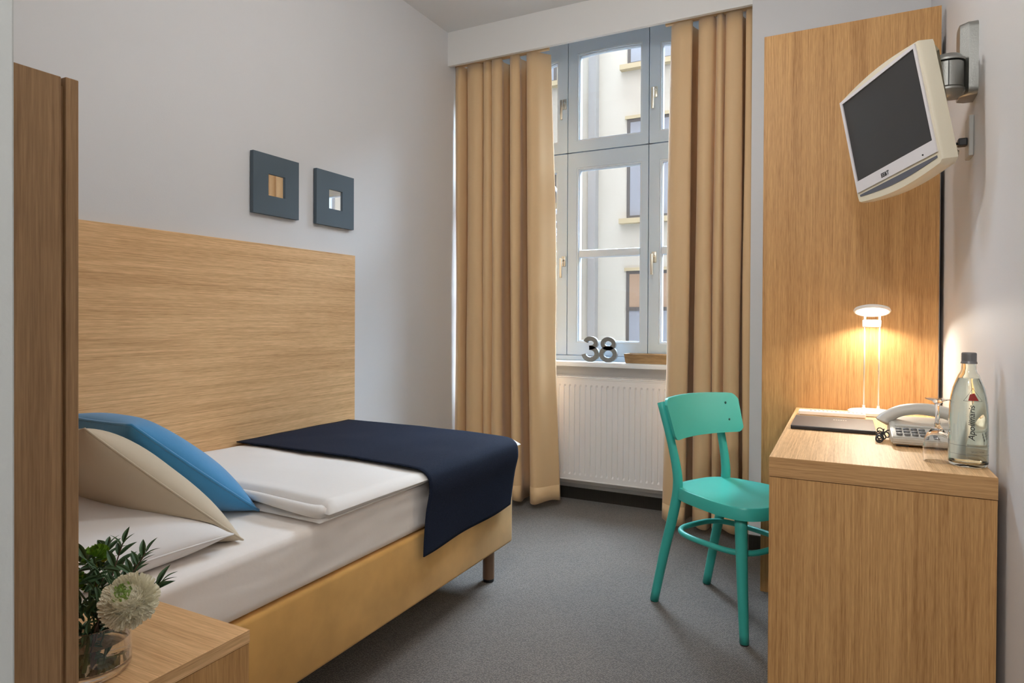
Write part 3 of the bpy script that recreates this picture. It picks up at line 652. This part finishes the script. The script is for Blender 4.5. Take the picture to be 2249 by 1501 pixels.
for i in range(74):
    a = random.uniform(0, 2*PI); h = random.uniform(.012, .128); rr = random.uniform(.0, .024) if h < .065 else random.uniform(0, .038)
    p = base+Vector((-.012-max(0, h-.06)*.55+rr*math.cos(a)*.9, rr*math.sin(a), h)); L = random.uniform(.018, .026) if h < .065 else random.uniform(.026, .038)
    add_leaf(g, p, Vector((math.cos(a)*.6, math.sin(a)*.6, random.uniform(-.2, .9))), L, random.uniform(-1, 1))

for i in range(46):
    a = random.uniform(0, 2*PI); rr = random.uniform(.004, .030); p = base+Vector((-.004+rr*math.cos(a), rr*math.sin(a), random.uniform(.004, .052)))
    add_leaf(g, p, Vector((-math.cos(a)*.5, -math.sin(a)*.5, random.uniform(-.1, 1))), random.uniform(.018, .026), random.uniform(-1, 1))
for i in range(70):
    px, py = random.uniform(166, 268), random.uniform(1228, 1388); p = on_ray(px, py, random.uniform(.592, .645))
    add_leaf(g, p, Vector((random.uniform(-1, 1), random.uniform(-.6, .2), random.uniform(-.3, 1))), random.uniform(.026, .038), random.uniform(-1, 1))

# ------------------------------------------------------------------ desk, wall panel
DX, DXE, DYF, DYB, DT = -.1665, .3040, 1.757, 2.797, .755
dk = thing('desk', 'oak veneer desk with a thick top along the right wall', 'desk', (.07, 2.27, 0))
bm = BM(); box(bm, DX, DXE, DYF, DYB, DT-.0495, DT, .0012); obj('desktop', bm, 'oak_y', dk)
dkf = wood('oak_veneer_edge', 0, (.34, .175, .064), (.58, .34, .15), seed=12)
obj('front_edge', box(BM(), DX, DXE, DYF-.0012, DYF+.0005, DT-.0490, DT-.0006), dkf, dk)
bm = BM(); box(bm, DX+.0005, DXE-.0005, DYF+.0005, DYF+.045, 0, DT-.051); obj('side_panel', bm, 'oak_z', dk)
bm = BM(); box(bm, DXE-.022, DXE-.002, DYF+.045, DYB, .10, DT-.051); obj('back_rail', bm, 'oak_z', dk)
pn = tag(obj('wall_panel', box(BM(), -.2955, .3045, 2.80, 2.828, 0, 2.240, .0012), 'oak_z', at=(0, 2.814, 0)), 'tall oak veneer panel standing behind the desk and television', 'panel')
bm = BM(); box(bm, -.24, .31, 2.829, YP, 0, 2.15); struct('wall_shaft', bm, 'wall')

# ------------------------------------------------------------------ chair
CO = Vector((-.578, 2.644, 0)); CA = math.atan2(-.491, .871)
chair = thing('chair', 'mint green wooden chair with a curved backrest at the desk', 'chair', CO, (0, 0, CA))
SH = .468
for s in (-1, 1):
    pts = spline([(0, .153*s, .004), (.045, .148*s, .20), (.085, .142*s, .36), (.103, .139*s, .46), (.098, .141*s, .54), (.068, .147*s, .66), (.030, .153*s, .78)], 30)
    bm = BM(); tube(bm, pts, lambda t: .0165+.003*math.sin(PI*min(1, t*1.3))-.001*t, 16); lg = obj('rear_leg', bm, 'mint', chair, smooth=True, local=True)
    bm = BM(); lathe(bm, [(0, 0), (.014, 0), (.015, .005), (0, .005)], (0, .153*s, 0), 14); obj('foot_glide', bm, 'black', lg, local=True)
    bm = BM(); tube(bm, spline([(.412, .150*s, .004), (.402, .149*s, .2), (.392, .147*s, .43)], 12), lambda t: .0155+.006*t, 16); lg = obj('front_leg', bm, 'mint', chair, smooth=True, local=True)
    bm = BM(); lathe(bm, [(0, 0), (.014, 0), (.015, .005), (0, .005)], (.412, .150*s, 0), 14); obj('foot_glide', bm, 'black', lg, local=True)
# seat: rounded trapezoid with dished top
def seat_r(a):
    c, s = math.cos(a), math.sin(a); n = 3.4
    r = (abs(c/.205)**n+abs(s/(.185+.025*c))**n)**(-1/n); return r*c, r*s
SC = .262
bm = BM(); NS = 72; rows = []
def ringz(k, z, off=0): return [bm.verts.new((SC+seat_r(2*PI*i/NS)[0]*k, seat_r(2*PI*i/NS)[1]*k, z+off)) for i in range(NS)]
def dish(k): return -.012*(1-k*k)**1.2
for k, z in ((.955, SH-.046), (1.0, SH-.043), (1.0, SH-.006), (.985, SH-.0005), (.96, SH+.0005)): rows.append(ringz(k, z))
for k in (.9, .82, .7, .56, .42, .28, .14): rows.append(ringz(k, SH+dish(k)*.95))
for A, B in zip(rows, rows[1:]):
    for i in range(NS): bm.faces.new((A[i], A[(i+1) % NS], B[(i+1) % NS], B[i]))
bm.faces.new(rows[0][::-1]); bm.faces.new(rows[-1])
obj('seat', bm, 'mint', chair, smooth='auto', local=True)
# backrest: bent plywood board
bm = BM(); BW = .205
def brf(s, d):
    def f(u, v):
        yy = -BW+2*BW*u; e = abs(yy)/BW
        edge = max(0, (e-.88)/.12); hh = .0
        z0 = .652+.018*edge**2; z1 = .802-.022*edge**2+.006*(1-e*e)
        z = z0+(z1-z0)*v; x = .068-.30*(z-.66)+.020+.045*e*e+d
        return Vector((x, yy*(1-.04*(1-v)), z))
    return f
F = grid(bm, 41, 12, brf(1, .013)); Bk = grid(bm, 41, 12, brf(-1, 0))
per = [(i, 0) for i in range(40)]+[(40, j) for j in range(11)]+[(i, 11) for i in range(40, 0, -1)]+[(0, j) for j in range(11, 0, -1)]
for a, b in zip(per, per[1:]+per[:1]): bm.faces.new((F[a[0]][a[1]], Bk[a[0]][a[1]], Bk[b[0]][b[1]], F[b[0]][b[1]]))
bmesh.ops.recalc_face_normals(bm, faces=bm.faces)
br = obj('backrest', bm, 'mint', chair, smooth='auto', local=True)
for s in (1,):
    for z in (.70, .765):
        bm = BM(); y = .148*s; e = abs(y)/BW; x = .068-.30*(z-.66)+.020+.045*e*e+.013
        bmesh.ops.create_uvsphere(bm, u_segments=10, v_segments=6, radius=.0055, matrix=Matrix.Translation((x, y, z)) @ Matrix.Diagonal((.5, 1, 1, 1)))
        obj('screw', bm, 'screw', br, local=True, smooth=True)
# bentwood stretcher ring
pts = []
for i in range(64):
    a = 2*PI*i/64; c, s = math.cos(a), math.sin(a); n = 3.2
    r = (abs(c/.170)**n+abs(s/.142)**n)**(-1/n); pts.append((.235+r*c, r*s, .292))
bm = BM(); tube(bm, pts, .0105, 12, closed=True); obj('stretcher_ring', bm, 'mint', chair, smooth=True, local=True)

# ------------------------------------------------------------------ television on its wall arm
tv = thing('television', 'small cream flat television tilted on a wall arm', 'television', (.098, 2.18, 1.682), (math.radians(7.9), math.radians(-6.5), math.radians(-59.9)))
def lp(x, z, y): return (x, y, z)
bw, bt, bb = .170, .1275, .1275
def tv_out(k=0, n=12):
    o = []
    o += [(-.188-k, .142)]
    return o
def outline(g):
    pts = []; n = 14
    for i in range(n+1): t = i/n; pts.append((-.176+.352*t, -.196-.016*math.sin(PI*t)-g))       # curved bottom
    pts += [(.189+g, -.185), (.1905+g, -.17)]
    pts += [(.1905+g, .13), (.188+g, .140+g*.5)]
    for i in range(n+1): t = i/n; pts.append((.180-.360*t, .143+.014*math.sin(PI*t)+g))
    pts += [(-.188-g, .138), (-.1905-g, .13), (-.1905-g, -.17), (-.188-g, -.188)]
    return pts
bm = BM(); L0, L1, L2, L3 = outline(-.004), outline(0), outline(0), outline(-.03)
Vs = [[bm.verts.new((x, y, z)) for x, z in L] for L, y in ((L0, .000), (L1, .006), (L2, .042), (L3, .060))]
for A, B in zip(Vs, Vs[1:]):
    n = len(A)
    for i in range(n): bm.faces.new((A[i], A[(i+1) % n], B[(i+1) % n], B[i]))
bm.faces.new(Vs[0][::-1]); bm.faces.new(Vs[-1]); bmesh.ops.recalc_face_normals(bm, faces=bm.faces)
obj('casing', bm, 'tv', tv, local=True, smooth='auto')
bm = BM(); ring(bm, [(-.180, -.162), (.178, -.162), (.178, .137), (-.180, .137)], [(-bw, -bb), (bw, -bb), (bw, bt), (-bw, bt)], -.004, .002, lp); bz = obj('bezel', bm, 'bezel', tv, local=True)
bm = BM(); box(bm, -bw, bw, -.0005, .002, -bb, bt); obj('screen', bm, 'screen', tv, local=True)
bm = BM(); n = 20
poly = [(-.172+.344*i/n, -.170) for i in range(n+1)]+[(.172-.344*i/n, -.176-.012*math.sin(PI*i/n)) for i in range(n+1)]
prism(bm, poly, -.0015, .003, lp); obj('speaker_strip', bm, 'strip', tv, local=True)
bm = font_mesh('EE&T', .0165, offset=.0007)
for v in bm.verts: v.co = Vector((v.co.x-.035, -.0045, v.co.y-.149))
obj('badge', bm, 'ink', tv, local=True, label='small dark lettering under the screen')
bm = BM(); bmesh.ops.create_uvsphere(bm, u_segments=10, v_segments=6, radius=.0025, matrix=Matrix.Translation((.128, -.0045, -.152))); obj('indicator_lamp', bm, 'ink', tv, local=True)
bm = BM(); box(bm, -.04, .04, .058, .075, -.06, .05, .006); obj('mount_plate', bm, 'steel', tv, local=True)

bk = thing('wall_bracket', 'brushed silver swivel bracket on the right wall behind the television', 'bracket', (XR, 2.22, 1.81))
bm = BM(); f = lambda a, z, d: (d, a, z)
P0 = rrect(2.155, 2.262, 1.722, 1.925, .02); V = [[bm.verts.new((x, cy+(y-2.21)*k, z)) for (y, z) in P0] for x, k, cy in ((XR, 1, 2.21), (XR-.022, 1, 2.21), (XR-.040, .62, 2.212))]
for A, B in zip(V, V[1:]):
    n = len(A)
    for i in range(n): bm.faces.new((A[i], A[(i+1) % n], B[(i+1) % n], B[i]))
bm.faces.new(V[0][::-1]); bm.faces.new(V[-1]); bmesh.ops.recalc_face_normals(bm, faces=bm.faces)
obj('wall_plate', bm, 'steel', bk, smooth='auto')
BC = Vector((.247, 2.155, 1.775)); q = .040
bm = BM(); lathe(bm, [(0, -.036), (q-.003, -.036), (q, -.033), (q, .033), (q-.003, .036), (0, .036)], BC, 32); obj('swivel_barrel', bm, 'steel', bk, smooth='auto')
bm = BM(); box(bm, BC.x-.001, BC.x+.0015, BC.y-q-.001, BC.y-q+.004, BC.z-.034, BC.z+.034); obj('slot', bm, 'black', bk)
for s in (-1, 1):
    bm = BM(); lathe(bm, [(0, .0375*s), (q+.003, .0375*s), (q+.003, .043*s), (q*.8, .056*s), (q*.4, .061*s), (0, .062*s)], BC, 32); obj('end_cap', bm, 'steel', bk, smooth='auto')
bm = BM(); box(bm, BC.x+.005, XR-.03, BC.y-.012, BC.y+.06, BC.z+.037, BC.z+.050, .005); box(bm, BC.x+.005, XR-.03, BC.y-.012, BC.y+.06, BC.z-.050, BC.z-.037, .005); obj('fork', bm, 'steel', bk, smooth='auto')
bm = BM(); tube(bm, [BC+Vector((-.02, .01, -.01)), Vector((.190, 2.228, 1.70))], .017, 14); obj('arm', bm, 'steel', bk, smooth=True)
so = thing('antenna_socket', 'small grey wall socket with plugged cables below the television bracket', 'socket', (XR, 2.25, 1.57))
bm = BM(); box(bm, XR-.012, XR, 2.215, 2.285, 1.565, 1.68, .003); obj('socket_plate', bm, 'grey', so)
bm = BM(); box(bm, XR-.034, XR-.012, 2.235, 2.262, 1.60, 1.622, .003); obj('plug', bm, 'black', so)
bm = BM(); tube(bm, spline([(XR-.034, 2.248, 1.61), (XR-.07, 2.25, 1.60), (.21, 2.23, 1.63)], 12), .004, 6); obj('cable', bm, 'black', so, smooth=True)

# ------------------------------------------------------------------ desk lamp
LB = Vector((.088, 2.712, DT+.0004))
lp_ = thing('desk_lamp', 'lit white desk lamp with a round head on two thin rods', 'lamp', LB)
bm = BM(); lathe(bm, [(0, 0), (.070, 0), (.0745, .003), (.0755, .008), (.0745, .013), (.070, .016), (0, .0175)], LB, 48); obj('base', bm, 'lampw', lp_, smooth='auto')
bm = BM(); box(bm, LB.x-.012, LB.x+.012, LB.y-.048, LB.y-.040, LB.z+.015, LB.z+.0185, .001); obj('switch', bm, 'grey', lp_)
RXs = (LB.x-.0225, LB.x+.0245)
for x in RXs:
    bm = BM(); tube(bm, [(x, LB.y, LB.z+.015), (x+.002, LB.y, LB.z+.36)], .0028, 10); rd = obj('rod', bm, 'rod', lp_, smooth=True)
    bm = BM(); lathe(bm, [(0, .016), (.0075, .016), (.0075, .022), (.0045, .028), (.0045, .034), (0, .034)], (x, LB.y, LB.z), 14); obj('rod_socket', bm, 'lampw', rd, smooth='auto')
bm = BM(); box(bm, LB.x-.028, LB.x+.031, LB.y-.010, LB.y+.010, LB.z+.320, LB.z+.346, .003); obj('clamp_block', bm, 'lampw', lp_, smooth='auto')
HC = Vector((LB.x+.002, LB.y-.005, 1.136)); tilt = Matrix.Translation(HC) @ Matrix.Rotation(math.radians(-17), 4, 'X')
bm = BM(); lathe(bm, [(0, .012), (.045, .010), (.058, .005), (.0605, -.001), (.058, -.006), (.054, -.0065), (.052, -.003), (0, -.003)], (0, 0, 0), 48); bm.transform(tilt); obj('lamp_head', bm, 'lampw', lp_, smooth='auto')
bm = BM(); lathe(bm, [(0, -.0060), (.030, -.0060), (.0515, -.0052), (.0515, -.0032), (0, -.0032)], (0, 0, 0), 40); bm.transform(tilt); obj('diffuser', bm, 'glow', lp_, smooth='auto', label='glowing warm-white diffuser disc')
l = bpy.data.lights.new('desk_lamp_light', 'AREA'); l.shape = 'DISK'; l.size = .09; l.energy = LAMP_POWER; l.color = (1, .905, .76); l.spread = math.radians(152)
lo_ = bpy.data.objects.new('desk_lamp_light', l); C.objects.link(lo_); lo_.matrix_world = tilt @ Matrix.Translation((0, 0, -.0085))
bm = BM(); tube(bm, spline([(LB.x+.06, LB.y+.04, DT+.008), (.165, 2.775, DT+.006), (.22, 2.785, DT+.005), (.27, 2.765, DT+.005), (.30, 2.735, DT+.004)], 30), .0022, 8); obj('power_cord', bm, 'black', lp_, smooth=True)

# ------------------------------------------------------------------ desk items
fo = thing('document_folder', 'flat dark leather document folder lying on the desk', 'folder', (-.03, 2.36, DT+.0003))
bm = BM(); box(bm, -.149, .088, 2.238, 2.486, DT+.0005, DT+.003, .001); obj('back_cover', bm, 'folder', fo)
bm = BM(); box(bm, -.143, .082, 2.246, 2.480, DT+.003, DT+.009); obj('pages', bm, 'paper', fo)
bm = BM(); box(bm, -.149, .088, 2.238, 2.486, DT+.009, DT+.0125, .001); obj('front_cover', bm, 'folder', fo)
bm = BM(); box(bm, -.149, .088, 2.236, 2.243, DT+.001, DT+.012, .002); obj('spine', bm, 'black', fo)
bm = BM()
for i in range(6): box(bm, -.030+i*.007, -.0255+i*.007, 2.414, 2.424, DT+.0125, DT+.0128)
obj('cover_print', bm, 'silver', fo, label='short line of silver print')
rc = thing('remote_control', 'long white remote control with small buttons behind the dark folder', 'remote control', (-.04, 2.6, DT+.0003))
bm = BM(); box(bm, -.147, .070, 2.585, 2.632, DT+.0005, DT+.017, .005, 3); obj('body', bm, 'lampw', rc, smooth='auto')
kb = None
for i in range(13):
    for j in range(2):
        if kb is None:
            bm = BM(); box(bm, -.0035, .0035, -.005, .005, 0, .003, .001); kb = obj('button', bm, 'grey', rc, local=True); b_ = kb
        else: b_ = kb.copy(); C.objects.link(b_); b_.parent = rc
        b_.location = Vector((-.105+i*.0135, 2.598+j*.019, DT+.0165))-rc.location
ph = thing('telephone', 'beige corded desk telephone with the handset resting on it', 'telephone', (.2, 2.15, DT+.0003))
bm = BM(); poly = [(2.052, DT+.012), (2.060, DT+.006), (2.27, DT+.006), (2.275, DT+.058), (2.20, DT+.056), (2.135, DT+.044), (2.058, DT+.031), (2.05, DT+.027)]
prism(bm, poly, .118, .296, lambda y, z, x: (x, y, z)); bmesh.ops.bevel(bm, geom=bm.edges[:], offset=.003, segments=2, affect='EDGES'); obj('body', bm, 'phone', ph, smooth='auto')
bm = BM()
for x in (.13, .245):
    for y in (2.07, 2.24): box(bm, x, x+.03, y, y+.02, DT+.0004, DT+.0075)
obj('foot', bm, 'black', ph)
bm = BM(); tube(bm, spline([(.102, 2.205, DT+.044), (.112, 2.206, DT+.060), (.15, 2.207, DT+.082), (.205, 2.208, DT+.090), (.26, 2.207, DT+.082), (.302, 2.206, DT+.062)], 34), lambda t: .0225+.008*abs(2*t-1)**3-.012*max(0, abs(2*t-1)-.9)*8, 18, flat=.72); obj('handset', bm, 'phone', ph, smooth=True)
bm = BM(); box(bm, .130, .285, 2.135, 2.165, DT+.0435, DT+.0505, .003); obj('display_ridge', bm, 'phone', ph, smooth='auto')
kb = None
for j in range(3):
    for i in range(5):
        if kb is None:
            bm = BM(); lathe(bm, [(0, 0), (.0075, 0), (.0078, .003), (.006, .0052), (0, .0056)], (0, 0, 0), 14); kb = obj('key', bm, 'key', ph, local=True, smooth='auto'); b_ = kb
        else: b_ = kb.copy(); C.objects.link(b_); b_.parent = ph
        y = 2.066+j*.023; b_.location = Vector((.137+i*.0185+(.012 if i > 3 else 0), y, DT+.0315+(y-2.058)*.17))-ph.location
pts = []
for i in range(120):
    t = i/119; a = t*2*PI*9; c_ = spline([(.120, 2.17, DT+.020), (.098, 2.14, DT+.012), (.090, 2.10, DT+.0105), (.094, 2.16, DT+.012), (.098, 2.20, DT+.026)], 120)[i]
    pts.append(c_+Vector((math.cos(a)*.0085, math.sin(a*1.0)*.004, math.sin(a)*.0085)))
bm = BM(); tube(bm, pts, .0017, 6); obj('coiled_cord', bm, 'black', ph, smooth=True)

wg = thing('wine_glass', 'upside-down clear wine glass on the desk beside the bottle', 'glass', (.205, 1.891, DT+.0003))
bm = BM(); G = wg.location
prof_o = [(.0285, 0), (.0302, .018), (.0305, .034), (.0280, .052), (.0215, .068), (.0120, .080), (.0062, .090), (.0048, .105), (.0046, .128), (.0060, .141), (.012, .148), (.026, .1525), (.0275, .154)]
prof_i = [(0, .1555), (0, .0815), (.0100, .0775), (.0200, .0665), (.0268, .0515), (.0293, .034), (.0290, .018), (.0274, 0)]
lathe(bm, prof_o+prof_i, G, 44, close=True); obj('glass_body', bm, 'glass', wg, smooth='auto')

BO = Vector((.2655, 1.876, DT+.0003)); BR = .0405
bt_ = thing('water_bottle', 'clear glass bottle of mineral water with a grey cap on the desk corner', 'bottle', BO)
bo = [(0, .003), (.028, .001), (.034, 0), (.0385, .003), (.0405, .010), (.0405, .060), (.0402, .090), (.0398, .120), (.0385, .145), (.036, .165), (.032, .185), (.027, .200), (.0215, .215), (.0175, .222), (.0155, .228), (.0145, .246), (.0138, .2555)]
bi = [(.0120, .2555), (.0125, .230), (.0150, .220), (.0195, .212), (.0250, .197), (.0300, .183), (.0340, .164), (.0365, .145), (.0378, .120), (.0383, .090), (.0385, .060), (.0385, .013), (.034, .008), (0, .008)]
bm = BM(); lathe(bm, bo+bi, BO, 56); obj('bottle_glass', bm, 'bottle', bt_, smooth='auto')
bm = BM(); lathe(bm, [(0, .0082), (.0338, .0082), (.0383, .0132), (.0383, .060), (.0381, .090), (.0376, .120), (.0363, .145), (.0338, .164), (.0298, .183), (.0248, .197), (.0205, .2085), (0, .2085)], BO, 56); obj('water', bm, 'water', bt_, smooth='auto')
bm = BM(); z = .2415; pr = [(0, z)]
for i in range(5): pr += [(.0170 if i == 0 else .0155, z+.0015+i*.0052), (.0152 if i else .0165, z+.0045+i*.0052)]
pr += [(.0150, z+.0265), (.013, z+.028), (0, z+.028)]; lathe(bm, pr, BO, 36); obj('cap', bm, 'cap', bt_, smooth='auto')
def bend(bm, a0, zfun=None):
    """wrap flat print (x across, y up) on the bottle; a0 is the facing angle"""
    for v in bm.verts:
        zz = v.co.y; r = None
        for (r0, z0), (r1, z1) in zip(bo[4:], bo[5:]):
            if z0 <= zz <= z1: r = r0+(r1-r0)*(zz-z0)/(z1-z0); break
        r = (r if r else BR)+.0004; a = a0+v.co.x/BR
        v.co = BO+Vector((math.cos(a)*r, math.sin(a)*r, zz))
A0 = math.atan2(-1.876, -.2655)+.20
bm = font_mesh('Apollinaris', .024, shear=.22, offset=.0001)
w0 = max(v.co.x for v in bm.verts)-min(v.co.x for v in bm.verts); k = .083/w0
for v in bm.verts: x, y = v.co.x*k, v.co.y*k*.95; v.co = Vector((-y-.001, .106+x, 0))
bmesh.ops.triangulate(bm, faces=bm.faces); bend(bm, A0); obj('bottle_lettering', bm, 'ink', bt_, label='dark slanted lettering running up the bottle')
bm = BM(); n = 6
def tri(bm, pts, m=6):
    a, b, c = [Vector(p) for p in pts]
    V = [[bm.verts.new(a+(b-a)*(i/m)+(c-b)*(j/m)) for j in range(i+1)] for i in range(m+1)]
    for i in range(m):
        for j in range(i+1):
            bm.faces.new((V[i][j], V[i+1][j], V[i+1][j+1]))
            if j < i: bm.faces.new((V[i][j], V[i+1][j+1], V[i][j+1]))
for v_ in ([(-.011, .158, 0), (.0125, .158, 0), (.003, .1755, 0)], [(-.011, .158, 0), (.003, .1755, 0), (-.0075, .1725, 0)]): tri(bm, v_)
bend(bm, A0+.05); obj('bottle_emblem', bm, 'red', bt_, label='small red emblem on the bottle')
bm = BM()
for a, b in (((-.021, .157), (0, .187)), ((0, .187), (.021, .157)), ((.021, .157), (-.021, .157))):
    a, b = Vector((*a, 0)), Vector((*b, 0)); nn = Vector((-(b-a).y, (b-a).x, 0)).normalized()*.00035; q = 10
    V = [(bm.verts.new(a.lerp(b, i/q)-nn), bm.verts.new(a.lerp(b, i/q)+nn)) for i in range(q+1)]
    for c_, d_ in zip(V, V[1:]): bm.faces.new((c_[0], d_[0], d_[1], c_[1]))
bend(bm, A0+.05); obj('emblem_outline', bm, 'ink', bt_)
bm = BM()
for zz in (.0305, .0515):
    V = [(bm.verts.new((x, zz, 0)), bm.verts.new((x, zz+.0006, 0))) for x in [-.058+.116*i/40 for i in range(41)]]
    for c_, d_ in zip(V, V[1:]): bm.faces.new((c_[0], d_[0], d_[1], c_[1]))
bend(bm, A0); obj('label_lines', bm, 'cap', bt_)
bm = font_mesh('SELECTION', .0055)
for v in bm.verts: v.co = Vector((v.co.x+.012, .0385+v.co.y, 0))
bend(bm, A0); obj('label_print', bm, 'cap', bt_)

# ------------------------------------------------------------------ fill lamps added out of view to brighten the room
def added_fill_lamp(x, y, power, r, label):
    t = thing('added_fill_lamp', label, 'fill light', (x, y, ZC-.06))
    bm = BM(); lathe(bm, [(0, 0), (r, 0), (r+.01, -.012), (r+.01, -.03), (r, -.032), (r-.006, -.02), (0, -.02)], (x, y, ZC), 40); obj('housing', bm, 'white', t, smooth='auto')
    bm = BM(); lathe(bm, [(0, -.048), (r*.7, -.044), (r-.008, -.030), (r-.008, -.021), (0, -.021)], (x, y, ZC), 40); obj('diffuser', bm, emit('fill_lamp_diffuser', (1, .93, .84), 2.5), t, smooth='auto')
    o = area('added_fill_light', (x, y, ZC-.052), (x, y, 0), r*2, r*2, power, (1, .98, .95), 'DISK'); return t
pl = thing('added_fill_globe', 'added fill globe, unseen, hanging above the middle of the room', 'pendant lamp', (-.74, 1.75, 2.17))  # invented globe, hung out of view only to light the room
bm = BM(); lathe(bm, [(0, 0), (.05, 0), (.05, -.025), (.012, -.035), (0, -.035)], (-.74, 1.75, ZC), 24); obj('canopy', bm, 'white', pl, smooth='auto')
bm = BM(); tube(bm, [(-.74, 1.75, ZC-.03), (-.74, 1.75, 2.39)], .004, 8); obj('cord', bm, 'white', pl)
bm = BM(); lathe(bm, [(0, 2.405), (.035, 2.405), (.035, 2.385), (0, 2.385)], (-.74, 1.75, 0), 20); obj('cap', bm, 'white', pl)
bm = BM(); bmesh.ops.create_uvsphere(bm, u_segments=24, v_segments=14, radius=.11, matrix=Matrix.Translation((-.74, 1.75, 2.278))); obj('globe', bm, emit('fill_globe_glow', (1, .985, .955), FILL_GLOBE), pl, smooth=True)
added_fill_lamp(-.15, -.7, HALL_FILL_POWER, .16, 'added round fill lamp, unseen, on the entrance ceiling behind the viewer')  # invented hall fill, lights the surfaces facing the entrance
